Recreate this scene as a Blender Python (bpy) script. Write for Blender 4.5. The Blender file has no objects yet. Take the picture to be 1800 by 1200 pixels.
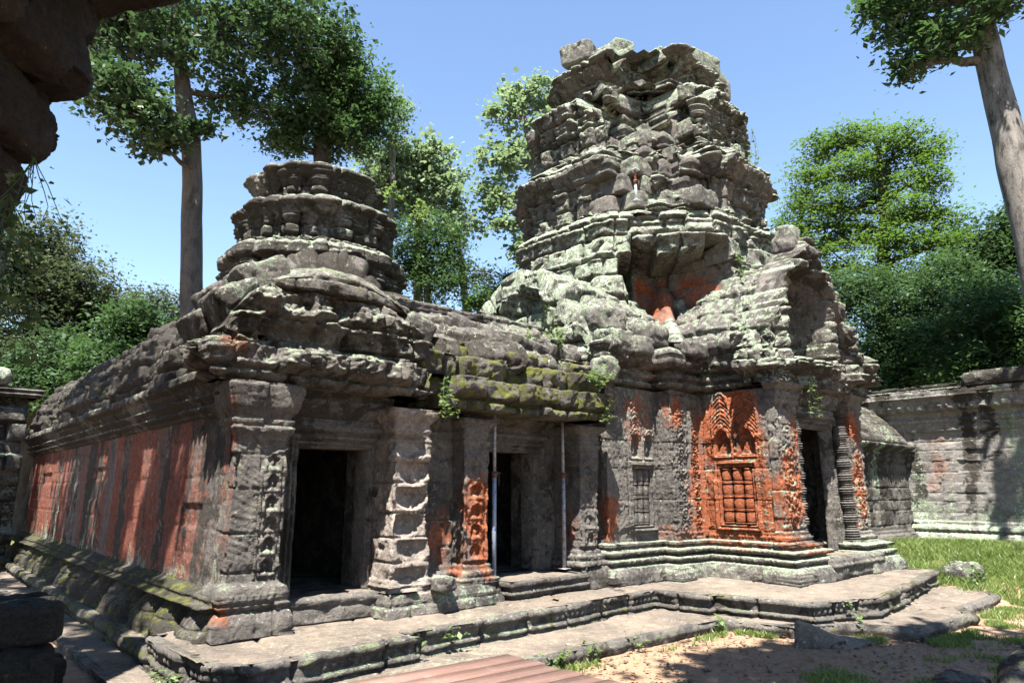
import bpy, math, numpy as np
from mathutils import Vector
SC = bpy.context.scene
COL = SC.collection
RNG = np.random.default_rng(11)

# ------------------------------------------------------------------ camera, sky, sun, exposure
EYE = 2.1
PITCH = math.atan(262 / 1220.0)
HEAD = math.radians(41.4)          # the temple's walls run along A (away) and B (to the right)
AX = np.array([-math.sin(HEAD), math.cos(HEAD)])
BX = np.array([math.cos(HEAD), math.sin(HEAD)])
cam = bpy.data.cameras.new('camera')
cam.sensor_width = 36.0
cam.lens = 36.0 * 1220 / 1800
cam.clip_end = 2000
camo = bpy.data.objects.new('camera', cam)
camo.location = (0, 0, EYE)
camo.rotation_euler = (math.pi / 2 + PITCH, 0, 0)
COL.objects.link(camo)
SC.camera = camo

sun_l = -0.38 * BX - 0.31 * AX      # horizontal part of the direction towards the sun (per metre of height)
SDIR = Vector((sun_l[0], sun_l[1], 1.0)).normalized()
ELEV = math.asin(SDIR.z)
world = bpy.data.worlds.new("World")
SC.world = world
world.use_nodes = True
wn = world.node_tree
sky = wn.nodes.new('ShaderNodeTexSky')
sky.sky_type = 'NISHITA'
sky.sun_disc = False
sky.sun_elevation = ELEV
sky.sun_rotation = math.atan2(SDIR.x, SDIR.y)
sky.air_density = 1.0
sky.dust_density = 0.1
sky.ozone_density = 1.5
wn.links.new(sky.outputs[0], wn.nodes['Background'].inputs[0])
wn.nodes['Background'].inputs[1].default_value = 0.06
sl = bpy.data.lights.new('sun', 'SUN')
sl.energy = 5.0
sl.angle = math.radians(0.5)
sl.color = (1.0, 0.95, 0.87)
so = bpy.data.objects.new('sun', sl)
so.rotation_euler = SDIR.to_track_quat('Z', 'Y').to_euler()
so.location = (0, -20, 40)
COL.objects.link(so)
SC.view_settings.view_transform = 'Standard'
SC.view_settings.look = 'None'
SC.view_settings.exposure = 2.42
SC.view_settings.gamma = 1
SC.cycles.max_bounces = 5
SC.cycles.diffuse_bounces = 3
SC.cycles.transparent_max_bounces = 4

# ------------------------------------------------------------------ noise
_T = np.random.default_rng(7).random((64, 64, 64)).astype(np.float32)


def vn(P, f=1.0, off=0.0):
    x = P[..., 0] * f + off
    y = P[..., 1] * f + off * 1.7 + 3.1
    z = P[..., 2] * f + off * 0.6 + 9.7
    ix, iy, iz = np.floor(x), np.floor(y), np.floor(z)
    fx, fy, fz = (x - ix), (y - iy), (z - iz)
    ix = ix.astype(np.int64) & 63
    iy = iy.astype(np.int64) & 63
    iz = iz.astype(np.int64) & 63
    jx, jy, jz = (ix + 1) & 63, (iy + 1) & 63, (iz + 1) & 63
    fx = fx * fx * (3 - 2 * fx)
    fy = fy * fy * (3 - 2 * fy)
    fz = fz * fz * (3 - 2 * fz)
    a = _T[ix, iy, iz] * (1 - fx) + _T[jx, iy, iz] * fx
    b = _T[ix, jy, iz] * (1 - fx) + _T[jx, jy, iz] * fx
    c = _T[ix, iy, jz] * (1 - fx) + _T[jx, iy, jz] * fx
    d = _T[ix, jy, jz] * (1 - fx) + _T[jx, jy, jz] * fx
    return (a * (1 - fy) + b * fy) * (1 - fz) + (c * (1 - fy) + d * fy) * fz


_R = np.array([[0.36, 0.48, -0.8], [-0.8, 0.6, 0.0], [0.48, 0.64, 0.6]])


def fbm(P, f=1.0, o=4, off=0.0, g=0.5):
    s = 0.0
    a = 1.0
    t = 0.0
    Q = P
    for k in range(o):
        s = s + a * vn(Q, f, off + 5.3 * k)
        t += a
        a *= g
        f *= 2.03
        Q = Q @ _R
    return s / t            # 0..1, mean 0.5


def ridge(P, f=1.0, o=3, off=0.0):
    s = 0.0
    a = 1.0
    t = 0.0
    Q = P
    for k in range(o):
        s = s + a * (1 - np.abs(2 * vn(Q, f, off + 4.1 * k) - 1))
        t += a
        a *= 0.5
        f *= 2.1
        Q = Q @ _R
    return s / t


_T3 = np.random.default_rng(8).random((64, 64, 64, 6)).astype(np.float32)


def facet(P, f=2.0, off=0.0):
    """broken-rock facets: each cell is a randomly tilted plane, about -0.5..0.5"""
    Q = P @ _R * f + off
    b = np.floor(Q - 0.5).astype(np.int64)
    best = np.full(P.shape[:-1], 1e9)
    val = np.zeros(P.shape[:-1])
    for k in range(8):
        c = b + np.array([k & 1, (k >> 1) & 1, (k >> 2) & 1])
        t = _T3[c[..., 0] & 63, c[..., 1] & 63, c[..., 2] & 63]
        d = Q - (c + 0.5 + (t[..., :3] - 0.5) * 0.75)
        r = (d * d).sum(-1)
        v = ((t[..., 3:] - 0.5) * d).sum(-1) * 1.5 + (t[..., 3] - 0.5) * 0.35
        m = r < best
        best = np.where(m, r, best)
        val = np.where(m, v, val)
    return val


def sst(a, b, x):
    t = np.clip((x - a) / (b - a), 0, 1)
    return t * t * (3 - 2 * t)


_H = np.random.default_rng(3).random(4096)


def hsh(*k):
    h = 17
    for i, q in enumerate(k):
        h = h * 31 + np.asarray(q).astype(np.int64) * (7919 + 613 * i)
    return _H[np.abs(h * 2654435761 >> 7) & 4095]


# ------------------------------------------------------------------ materials
def mat(name):
    m = bpy.data.materials.new(name)
    m.use_nodes = True
    nt = m.node_tree
    bs = nt.nodes['Principled BSDF']
    bs.inputs['Specular IOR Level'].default_value = 0.2
    bs.inputs['Roughness'].default_value = 0.9
    return m, nt, bs


def nd(nt, t, **kw):
    n = nt.nodes.new(t)
    for k, v in kw.items():
        setattr(n, k, v)
    return n


def noise_node(nt, scale, detail=6, rough=0.6, coord=None, dist=0.0):
    n = nd(nt, 'ShaderNodeTexNoise')
    n.inputs['Scale'].default_value = scale
    n.inputs['Detail'].default_value = detail
    n.inputs['Roughness'].default_value = rough
    n.inputs['Distortion'].default_value = dist
    if coord is not None:
        nt.links.new(coord, n.inputs['Vector'])
    return n.outputs[0]


def mth(nt, op, a, b=None, c=None, clamp=False):
    n = nd(nt, 'ShaderNodeMath', operation=op)
    n.use_clamp = clamp
    for i, q in enumerate((a, b, c)):
        if q is None:
            continue
        if isinstance(q, (int, float)):
            n.inputs[i].default_value = q
        else:
            nt.links.new(q, n.inputs[i])
    return n.outputs[0]


def ramp(nt, fac, stops):
    n = nd(nt, 'ShaderNodeValToRGB')
    el = n.color_ramp.elements
    while len(el) < len(stops):
        el.new(0.5)
    for e, (p, c) in zip(el, stops):
        e.position = p
        e.color = (c[0], c[1], c[2], 1)
    nt.links.new(fac, n.inputs[0])
    return n.outputs[0]


def mixc(nt, fac, a, b):
    n = nd(nt, 'ShaderNodeMix', data_type='RGBA')
    if isinstance(fac, (int, float)):
        n.inputs[0].default_value = fac
    else:
        nt.links.new(fac, n.inputs[0])
    for i, q in ((6, a), (7, b)):
        if isinstance(q, tuple):
            n.inputs[i].default_value = (q[0], q[1], q[2], 1)
        else:
            nt.links.new(q, n.inputs[i])
    return n.outputs[2]


def smooth(nt, x, a, b):
    n = nd(nt, 'ShaderNodeMapRange', interpolation_type='SMOOTHSTEP')
    nt.links.new(x, n.inputs[0])
    n.inputs[1].default_value = a
    n.inputs[2].default_value = b
    return n.outputs[0]


def bump(nt, bs, h, dist=0.02, strength=1.0):
    b = nd(nt, 'ShaderNodeBump')
    b.inputs['Distance'].default_value = dist
    b.inputs['Strength'].default_value = strength
    nt.links.new(h, b.inputs['Height'])
    nt.links.new(b.outputs[0], bs.inputs['Normal'])


def stone_material(name, c1=(0.094, 0.086, 0.078), c2=(0.031, 0.029, 0.027), bdist=0.035, reds=((0.065, 0.02, 0.011), (0.19, 0.054, 0.022), (0.28, 0.105, 0.055))):
    """weathered sandstone: vertex mask R = iron red, G = lichen, B = moss, A = black film"""
    m, nt, bs = mat(name)
    geo = nd(nt, 'ShaderNodeNewGeometry').outputs['Position']
    at = nd(nt, 'ShaderNodeAttribute', attribute_name='mask')
    sep = nd(nt, 'ShaderNodeSeparateColor')
    nt.links.new(at.outputs['Color'], sep.inputs[0])
    n1 = noise_node(nt, 1.3, 5, 0.55, geo)
    n2 = noise_node(nt, 6.0, 10, 0.75, geo)
    n3 = noise_node(nt, 34.0, 5, 0.7, geo)
    n4 = noise_node(nt, 2.6, 10, 0.72, geo, 0.6)
    n5 = noise_node(nt, 13.0, 8, 0.8, geo, 0.3)
    base = ramp(nt, mth(nt, 'ADD', mth(nt, 'MULTIPLY', n1, 0.5), mth(nt, 'MULTIPLY', n2, 0.5)),
                [(0.36, c2), (0.5, c1), (0.63, (c1[0] * 1.5, c1[1] * 1.45, c1[2] * 1.38))])
    base = mixc(nt, smooth(nt, n3, 0.5, 0.7), base, tuple(q * 0.8 for q in c2))
    base = mixc(nt, mth(nt, 'MULTIPLY', smooth(nt, n5, 0.52, 0.68), 0.8), base, tuple(q * 2.1 for q in c1))

    def cover(chan, k, a, b, n):
        return smooth(nt, mth(nt, 'ADD', chan, mth(nt, 'MULTIPLY', mth(nt, 'SUBTRACT', n, 0.5), k)), a, b)
    red = ramp(nt, n5, [(0.3, reds[0]), (0.5, reds[1]), (0.68, reds[2])])
    n6 = mth(nt, 'ADD', mth(nt, 'MULTIPLY', n4, 0.6), mth(nt, 'MULTIPLY', n5, 0.4))
    c = mixc(nt, cover(sep.outputs[0], 3.2, 0.2, 0.85, n6), base, red)
    dk = ramp(nt, n3, [(0.3, (0.014, 0.0125, 0.011)), (0.7, (0.05, 0.044, 0.036))])
    c = mixc(nt, cover(at.outputs['Alpha'], 2.4, 0.36, 0.6, n4), c, dk)
    li = ramp(nt, n3, [(0.32, (0.055, 0.068, 0.046)), (0.5, (0.138, 0.164, 0.115)), (0.66, (0.235, 0.26, 0.2))])
    c = mixc(nt, cover(sep.outputs[1], 3.2, 0.44, 0.58, n2), c, li)
    c = mixc(nt, cover(mth(nt, 'MULTIPLY', sep.outputs[1], 0.45), 3.0, 0.48, 0.56, n5), c, (0.36, 0.37, 0.32))
    mo = ramp(nt, n2, [(0.3, (0.02, 0.026, 0.006)), (0.6, (0.075, 0.08, 0.018)), (0.75, (0.11, 0.095, 0.035))])
    c = mixc(nt, cover(sep.outputs[2], 2.6, 0.44, 0.64, n2), c, mo)
    nt.links.new(c, bs.inputs['Base Color'])
    vor = nd(nt, 'ShaderNodeTexVoronoi')
    vor.inputs['Scale'].default_value = 18
    nt.links.new(geo, vor.inputs['Vector'])
    pit = smooth(nt, vor.outputs['Distance'], 0.05, 0.3)
    h = mth(nt, 'ADD', mth(nt, 'MULTIPLY', n2, 1.5), mth(nt, 'MULTIPLY', n3, 0.55))
    h = mth(nt, 'ADD', h, mth(nt, 'MULTIPLY', n5, 0.6))
    h = mth(nt, 'ADD', h, mth(nt, 'MULTIPLY', pit, 0.15))
    bump(nt, bs, h, bdist)
    return m


def leaf_material(name, c, c2, trans=0.35, gloss=0.35):
    m = bpy.data.materials.new(name)
    m.use_nodes = True
    nt = m.node_tree
    bs = nt.nodes['Principled BSDF']
    bs.inputs['Roughness'].default_value = 0.38
    bs.inputs['Specular IOR Level'].default_value = gloss + 0.15
    at = nd(nt, 'ShaderNodeAttribute', attribute_name='mask')
    sep = nd(nt, 'ShaderNodeSeparateColor')
    nt.links.new(at.outputs['Color'], sep.inputs[0])
    col = mixc(nt, sep.outputs[0], c, c2)
    nt.links.new(col, bs.inputs['Base Color'])
    tr = nd(nt, 'ShaderNodeBsdfTranslucent')
    tc = mixc(nt, 0.5, col, (min(1, c2[0] * 1.6), min(1, c2[1] * 1.8), c2[2]))
    nt.links.new(tc, tr.inputs[0])
    mx = nd(nt, 'ShaderNodeMixShader')
    mx.inputs[0].default_value = trans
    nt.links.new(bs.outputs[0], mx.inputs[1])
    nt.links.new(tr.outputs[0], mx.inputs[2])
    nt.links.new(mx.outputs[0], nt.nodes['Material Output'].inputs[0])
    return m


def bark_material(name, c1, c2, scale=3.0):
    m, nt, bs = mat(name)
    geo = nd(nt, 'ShaderNodeNewGeometry').outputs['Position']
    mp = nd(nt, 'ShaderNodeMapping')
    mp.inputs['Scale'].default_value = (1, 1, 0.35)
    nt.links.new(geo, mp.inputs[0])
    a = noise_node(nt, scale, 8, 0.7, mp.outputs[0], 0.3)
    b = noise_node(nt, scale * 5, 5, 0.7, geo)
    c = ramp(nt, a, [(0.35, c2), (0.5, c1), (0.68, tuple(min(1, q * 1.5) for q in c1))])
    c = mixc(nt, smooth(nt, b, 0.58, 0.68), c, tuple(q * 0.6 for q in c2))
    nt.links.new(c, bs.inputs['Base Color'])
    bump(nt, bs, mth(nt, 'ADD', a, mth(nt, 'MULTIPLY', b, 0.4)), 0.03)
    return m


M = {}
M['stone'] = stone_material('weathered_sandstone')
M['rusty'] = stone_material('rust_streaked_sandstone', reds=((0.042, 0.015, 0.011), (0.125, 0.038, 0.023), (0.21, 0.085, 0.058)))
M['shade_stone'] = stone_material('shade_darkened_stone', (0.022, 0.018, 0.014), (0.008, 0.007, 0.006), 0.05)  # near-black copy of the sandstone: deep shade put into the colour
M['fresh'] = stone_material('freshly_broken_sandstone', (0.2, 0.172, 0.152), (0.11, 0.093, 0.08))
M['grey'] = stone_material('grey_sandstone', (0.15, 0.141, 0.131), (0.08, 0.074, 0.068), 0.02)
M['paving'] = stone_material('paving_sandstone', (0.12, 0.1, 0.082), (0.062, 0.052, 0.043), 0.02)
M['bark_grey'] = bark_material('grey_bark', (0.085, 0.07, 0.062), (0.04, 0.033, 0.028))
M['bark_pale'] = bark_material('pale_bark', (0.11, 0.1, 0.09), (0.022, 0.02, 0.018), 5.0)
M['bark_dark'] = bark_material('dark_bark', (0.055, 0.045, 0.036), (0.025, 0.02, 0.016))
M['leaf_dark'] = leaf_material('dark_leaves', (0.0203, 0.0408, 0.0189), (0.0552, 0.0956, 0.0440), 0.3)
M['leaf_mid'] = leaf_material('green_leaves', (0.0206, 0.0424, 0.0168), (0.0550, 0.0978, 0.0392), 0.35)
M['leaf_bright'] = leaf_material('bright_leaves', (0.034, 0.07, 0.014), (0.095, 0.155, 0.036), 0.35)
M['leaf_olive'] = leaf_material('olive_leaves', (0.0260, 0.0389, 0.0214), (0.0700, 0.0825, 0.0489), 0.3)
M['leaf_pale'] = leaf_material('pale_leaves', (0.0824, 0.1220, 0.0718), (0.1868, 0.2403, 0.1573), 0.35)
M['weed'] = leaf_material('weed_leaves', (0.0495, 0.0819, 0.0297), (0.1296, 0.1770, 0.0696), 0.4)
M['grass'] = leaf_material('grass_blades', (0.064, 0.105, 0.024), (0.18, 0.225, 0.075), 0.4, 0.1)
M['litter'] = leaf_material('dead_leaves', (0.0696, 0.0361, 0.0269), (0.2126, 0.1283, 0.0778), 0.1, 0.2)


def simple(name, c, rough=0.6, metal=0.0, c2=None, scale=8.0, lo=0.45, hi=0.6):
    m, nt, bs = mat(name)
    bs.inputs['Roughness'].default_value = rough
    bs.inputs['Metallic'].default_value = metal
    geo = nd(nt, 'ShaderNodeNewGeometry').outputs['Position']
    n = noise_node(nt, scale, 8, 0.7, geo)
    nt.links.new(mixc(nt, smooth(nt, n, lo, hi), c, c2 or tuple(q * 0.75 for q in c)), bs.inputs['Base Color'])
    bump(nt, bs, n, 0.004)
    return m


M['steel_grey'] = simple('galvanised_steel', (0.24, 0.245, 0.27), 0.5, 0.2, (0.13, 0.12, 0.115), 14)
M['steel_blue'] = simple('blue_painted_steel', (0.2, 0.23, 0.29), 0.5, 0.2, (0.04, 0.075, 0.19), 7, 0.55, 0.6)
M['rust'] = simple('rusty_steel', (0.12, 0.055, 0.035), 0.8, 0.3, (0.05, 0.035, 0.028), 20)
M['white_steel'] = simple('white_painted_steel', (0.45, 0.46, 0.5), 0.5, 0.0, (0.3, 0.3, 0.3), 10)
M['red_steel'] = simple('red_oxide_steel', (0.25, 0.07, 0.035), 0.6, 0.0, (0.25, 0.08, 0.05), 12)


def plank_material():
    m, nt, bs = mat('reddish_boards')
    bs.inputs['Roughness'].default_value = 0.75
    geo = nd(nt, 'ShaderNodeNewGeometry').outputs['Position']
    mp = nd(nt, 'ShaderNodeMapping')
    mp.inputs['Rotation'].default_value = (0, 0, -0.66)
    nt.links.new(geo, mp.inputs[0])
    mp2 = nd(nt, 'ShaderNodeMapping')
    mp2.inputs['Scale'].default_value = (1.2, 22, 1)
    nt.links.new(mp.outputs[0], mp2.inputs[0])
    a = noise_node(nt, 1.0, 8, 0.6, mp2.outputs[0])
    b = noise_node(nt, 2.5, 6, 0.7, geo)
    c = ramp(nt, a, [(0.3, (0.151, 0.084, 0.065)), (0.55, (0.209, 0.122, 0.099)), (0.8, (0.244, 0.157, 0.128))])
    c = mixc(nt, smooth(nt, b, 0.5, 0.7), c, (0.232, 0.168, 0.139))
    at = nd(nt, 'ShaderNodeAttribute', attribute_name='mask')
    sp = nd(nt, 'ShaderNodeSeparateColor')
    nt.links.new(at.outputs['Color'], sp.inputs[0])
    c = mixc(nt, mth(nt, 'MULTIPLY', sp.outputs[0], 0.4), c, (0.1, 0.065, 0.052))
    c = mixc(nt, smooth(nt, noise_node(nt, 9.0, 8, 0.75, geo), 0.55, 0.68), c, (0.2, 0.16, 0.135))
    nt.links.new(c, bs.inputs['Base Color'])
    bump(nt, bs, a, 0.008)
    return m


M['planks'] = plank_material()


def ground_material():
    m, nt, bs = mat('sandy_ground')
    geo = nd(nt, 'ShaderNodeNewGeometry').outputs['Position']
    at = nd(nt, 'ShaderNodeAttribute', attribute_name='mask')
    sep = nd(nt, 'ShaderNodeSeparateColor')
    nt.links.new(at.outputs['Color'], sep.inputs[0])
    n1 = noise_node(nt, 0.9, 6, 0.6, geo)
    n2 = noise_node(nt, 6, 8, 0.7, geo)
    n3 = noise_node(nt, 45, 5, 0.7, geo)
    c = ramp(nt, n2, [(0.3, (0.17, 0.105, 0.065)), (0.5, (0.225, 0.15, 0.10)), (0.7, (0.255, 0.18, 0.13))])
    lit = ramp(nt, n3, [(0.35, (0.036, 0.026, 0.013)), (0.5, (0.096, 0.072, 0.037)), (0.65, (0.160, 0.124, 0.072))])
    lf = smooth(nt, mth(nt, 'ADD', sep.outputs[0], mth(nt, 'MULTIPLY', mth(nt, 'SUBTRACT', n2, 0.5), 2.2)), 0.35, 1.0)
    c = mixc(nt, lf, c, lit)
    gr = ramp(nt, n3, [(0.3, (0.024, 0.029, 0.008)), (0.6, (0.072, 0.084, 0.022))])
    gf = smooth(nt, mth(nt, 'ADD', sep.outputs[1], mth(nt, 'MULTIPLY', mth(nt, 'SUBTRACT', n2, 0.5), 1.8)), 0.4, 0.7)
    c = mixc(nt, gf, c, gr)
    c = mixc(nt, smooth(nt, n3, 0.62, 0.7), c, (0.080, 0.053, 0.034))
    nt.links.new(c, bs.inputs['Base Color'])
    bump(nt, bs, mth(nt, 'ADD', n2, mth(nt, 'MULTIPLY', n3, 0.6)), 0.03)
    return m


M['ground'] = ground_material()


# ------------------------------------------------------------------ object helpers
def W(u, v, z=0.0):
    """temple coordinates (u along the facade, v away from it) to world"""
    p = u * BX + v * AX
    return (float(p[0]), float(p[1]), float(z))


def wv(Q):
    """array (...,3) of u,v,z to world"""
    Q = np.asarray(Q, dtype=np.float64)
    out = np.empty_like(Q)
    out[..., 0] = Q[..., 0] * BX[0] + Q[..., 1] * AX[0]
    out[..., 1] = Q[..., 0] * BX[1] + Q[..., 1] * AX[1]
    out[..., 2] = Q[..., 2]
    return out


def thing(name, label, cat, loc=(0, 0, 0), group=None, kind=None):
    o = bpy.data.objects.new(name, None)
    o.empty_display_size = 0.2
    o.location = loc
    COL.objects.link(o)
    o['label'] = label
    o['category'] = cat
    if group:
        o['group'] = group
    if kind:
        o['kind'] = kind
    return o


def wloc(o):
    l = np.array(o.location)
    return l if o.parent is None else l + wloc(o.parent)


def mk(name, V, F, m, parent=None, mask=None, smooth_shade=True, label=None, origin=None):
    V = np.asarray(V, dtype=np.float64).reshape(-1, 3)
    if parent is not None:
        o0 = wloc(parent)
    else:
        o0 = np.zeros(3)
    loc = np.zeros(3)
    if origin is not None:
        loc = np.array(origin) - o0
    Vl = (V - o0 - loc).astype(np.float32)
    F = np.asarray(F, dtype=np.int32)
    k = F.shape[1]
    me = bpy.data.meshes.new(name)
    me.vertices.add(len(Vl))
    me.vertices.foreach_set('co', Vl.ravel())
    me.loops.add(F.size)
    me.loops.foreach_set('vertex_index', F.ravel())
    me.polygons.add(len(F))
    me.polygons.foreach_set('loop_start', np.arange(0, F.size, k, dtype=np.int32))
    me.polygons.foreach_set('loop_total', np.full(len(F), k, dtype=np.int32))
    if smooth_shade:
        me.polygons.foreach_set('use_smooth', np.ones(len(F), dtype=bool))
    if mask is not None:
        a = me.color_attributes.new('mask', 'FLOAT_COLOR', 'POINT')
        a.data.foreach_set('color', np.clip(np.asarray(mask, dtype=np.float32), 0, 1).ravel())
    me.materials.append(m)
    me.update(calc_edges=True)
    me.validate()
    o = bpy.data.objects.new(name, me)
    COL.objects.link(o)
    o.location = loc
    if parent is not None:
        o.parent = parent
    if label:
        o['label'] = label
    return o


def gridF(ns, nz, wrap=False):
    i = np.arange(ns if wrap else ns - 1)
    j = np.arange(nz - 1)
    I, J = np.meshgrid(i, j, indexing='ij')
    I2 = (I + 1) % ns
    return np.stack([I * nz + J, I2 * nz + J, I2 * nz + J + 1, I * nz + J + 1], -1).reshape(-1, 4)


def normals(P):
    a = np.gradient(P, axis=0)
    b = np.gradient(P, axis=1)
    n = np.cross(a, b)
    return n / (np.linalg.norm(n, axis=-1, keepdims=True) + 1e-12)


def attr_stone(P, N, red=0.0, lich=0.3, moss=0.0, dark=0.2, up=0.35):
    n1 = fbm(P, 0.55, 3, 2.0)
    n2 = fbm(P, 1.1, 3, 8.0)
    u = np.clip(N[..., 2], -0.3, 1)
    z = np.zeros(P.shape[:-1])
    R = z + red
    G = lich * 0.9 + up * 1.1 * u + (n1 - 0.5) * 0.8 - 0.05
    Bm = moss * (0.6 + 0.8 * (n2 - 0.3)) + moss * 0.4 * u
    D = dark + 0.16 + (n2 - 0.5) * 0.9 - 0.25 * np.clip(u, 0, 1)
    return np.clip(np.stack([R + z, G + z, Bm + z, D + z], -1), 0, 1)


def surf(name, P, N, h, parent, amask=None, D=0.4, wrap=False, m=None, noise=(0.03, 0.012), fac=(0.02, 3.2), label=None, skirt=(1, 1, 1, 1), **ak):
    """a displaced sheet: base points P (ns,nz,3 world), directions N, offset h; padded backwards by D so it has thickness"""
    ns, nz = h.shape
    Pb = P + N * h[..., None]
    if noise[0]:
        h = h + (fbm(Pb, 1.9, 3, 1.0) - 0.5) * 2 * noise[0] + (fbm(Pb, 8, 3, 6.0) - 0.5) * 2 * noise[1]
    if fac:
        h = h + fac[0] * facet(Pb, fac[1], 3.0) + fac[0] * 0.5 * facet(Pb, fac[1] * 2.7, 9.0)
    Q = P + N * h[..., None]
    nn = normals(Q)
    mask = amask(Q, nn) if amask else attr_stone(Q, nn, **ak)
    sh = np.broadcast_to(N, P.shape)
    lo, hi, l, r = skirt
    if lo:
        Q = np.concatenate([(P[:, :1] - sh[:, :1] * D), Q], 1)
        mask = np.concatenate([mask[:, :1], mask], 1)
    if hi:
        Q = np.concatenate([Q, (P[:, -1:] - sh[:, -1:] * D)], 1)
        mask = np.concatenate([mask, mask[:, -1:]], 1)
    if not wrap:
        pad = np.concatenate([sh[:, :1]] * lo + [sh] + [sh[:, -1:]] * hi, 1)
        if l:
            Q = np.concatenate([Q[:1] - pad[:1] * D, Q], 0)
            mask = np.concatenate([mask[:1], mask], 0)
            pad = np.concatenate([pad[:1], pad], 0)
        if r:
            Q = np.concatenate([Q, Q[-1:] - pad[-1:] * D], 0)
            mask = np.concatenate([mask, mask[-1:]], 0)
    F = gridF(Q.shape[0], Q.shape[1], wrap)
    return mk(name, Q, F, m or M['stone'], parent, mask.reshape(-1, 4), label=label)


def polyline(pts, res, closed=False):
    pts = [np.array(p, float) for p in pts]
    n = len(pts)
    segs = n if closed else n - 1
    nr = []
    for i in range(segs):
        d = pts[(i + 1) % n] - pts[i]
        d /= np.linalg.norm(d)
        nr.append(np.array([d[1], -d[0]]))
    P, N, SEG, SL, S = [], [], [], [], []
    s0 = 0.0
    for i in range(segs):
        a, b = pts[i], pts[(i + 1) % n]
        L = np.linalg.norm(b - a)
        k = max(1, int(math.ceil(L / res)))
        for j in range(k):
            t = j / k
            P.append(a + (b - a) * t)
            if j == 0 and (i > 0 or closed):
                n1, n2 = nr[i - 1], nr[i]
                c = 1 + n1 @ n2
                N.append((n1 + n2) / max(c, 0.35))
            else:
                N.append(nr[i])
            SEG.append(i)
            SL.append(L * t)
            S.append(s0 + L * t)
        s0 += L
    if not closed:
        P.append(pts[-1]); N.append(nr[-1]); SEG.append(segs - 1); SL.append(L); S.append(s0)
    return np.array(P), np.array(N), np.array(SEG), np.array(SL), np.array(S)


class Ctx:
    pass


def shell(name, pts, z0, z1, hf, parent, res=0.03, zres=None, closed=False, ztop=None, zbot=None, D=0.4, soft=0.0, **kw):
    """wall that follows a plan polyline (outside on the right-hand side), displaced by hf(ctx)"""
    p, n, seg, sl, s = polyline(pts, res, closed)
    zres = zres or res
    if soft:
        k = max(1, int(soft / res))
        w = np.hanning(2 * k + 3)[1:-1]
        w /= w.sum()
        n = np.stack([np.convolve(np.concatenate([n[-k:, i], n[:, i], n[:k, i]]), w, 'valid') for i in range(2)], 1)
        n /= np.linalg.norm(n, axis=1, keepdims=True) + 1e-9
    nz = max(2, int(round((z1 - z0) / zres)) + 1)
    t = np.linspace(0, 1, nz)
    S, T = np.meshgrid(s, t, indexing='ij')
    c = Ctx()
    c.seg = np.broadcast_to(seg[:, None], S.shape)
    c.sl = np.broadcast_to(sl[:, None], S.shape)
    c.S = S
    top = ztop(s) if ztop else np.full(len(s), z1)
    bot = zbot(s) if zbot else np.full(len(s), z0)
    c.Z = bot[:, None] + (top - bot)[:, None] * T
    c.U = np.broadcast_to(p[:, 0][:, None], S.shape)
    c.V = np.broadcast_to(p[:, 1][:, None], S.shape)
    c.L = s[-1]
    L = np.stack([c.U, c.V, c.Z], -1)
    c.P = wv(L)
    n3 = np.concatenate([n, np.zeros((len(n), 1))], 1)
    N = np.broadcast_to(wv(n3)[:, None, :], c.P.shape)
    h = np.asarray(hf(c), float) + np.zeros(S.shape)
    return surf(name, c.P, N, h, parent, wrap=closed, D=D, **kw)


# ------------------------------------------------------------------ relief functions (metres)
def blocks_full(S, Z, ch=0.34, bl=0.75, seed=1, w=0.016, warp=0.0, P=None):
    """coursed masonry: joint (0..1), two randoms per block, distance to the joint, local coordinates in the block, hash of block"""
    if P is not None and warp:
        Z = Z + (fbm(P, 0.8, 2, seed) - 0.5) * 2 * warp
        S = S + (fbm(P, 0.9, 2, seed + 3) - 0.5) * 2 * warp
    r = np.random.default_rng(seed)
    zb = [Z.min() - 0.2 - ch * r.random()]
    while zb[-1] < Z.max() + 0.3:
        zb.append(zb[-1] + ch * (0.75 + 0.5 * r.random()))
    zb = np.array(zb)
    k = np.clip(np.searchsorted(zb, Z.ravel()).reshape(Z.shape) - 1, 0, len(zb) - 2)
    dz = np.minimum(Z - zb[k], zb[k + 1] - Z)
    bls = bl * (0.8 + 0.4 * r.random(len(zb)))
    offs = r.random(len(zb)) * 50
    x = S / bls[k] + offs[k] + 100
    q = np.floor(x)

    def edge(qq):
        return qq + (hsh(qq, k, seed) - 0.5) * 0.6
    q = np.where(x < edge(q), q - 1, q)
    q = np.where(x >= edge(q + 1), q + 1, q)
    e0, e1 = edge(q), edge(q + 1)
    dx = np.minimum(x - e0, e1 - x) * bls[k]
    d = np.minimum(dz, dx)
    lx = (x - (e0 + e1) / 2) * bls[k]
    lz = Z - (zb[k] + zb[k + 1]) / 2
    return np.exp(-(d / w) ** 2), hsh(q, k, seed + 5), hsh(q, k, seed + 9), d, lx, lz, hsh(q, k, seed + 13), hsh(q, k, seed + 17)


def blocks(S, Z, ch=0.34, bl=0.75, seed=1, w=0.016, warp=0.03, P=None):
    return blocks_full(S, Z, ch, bl, seed, w, warp, P)[:4]


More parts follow.
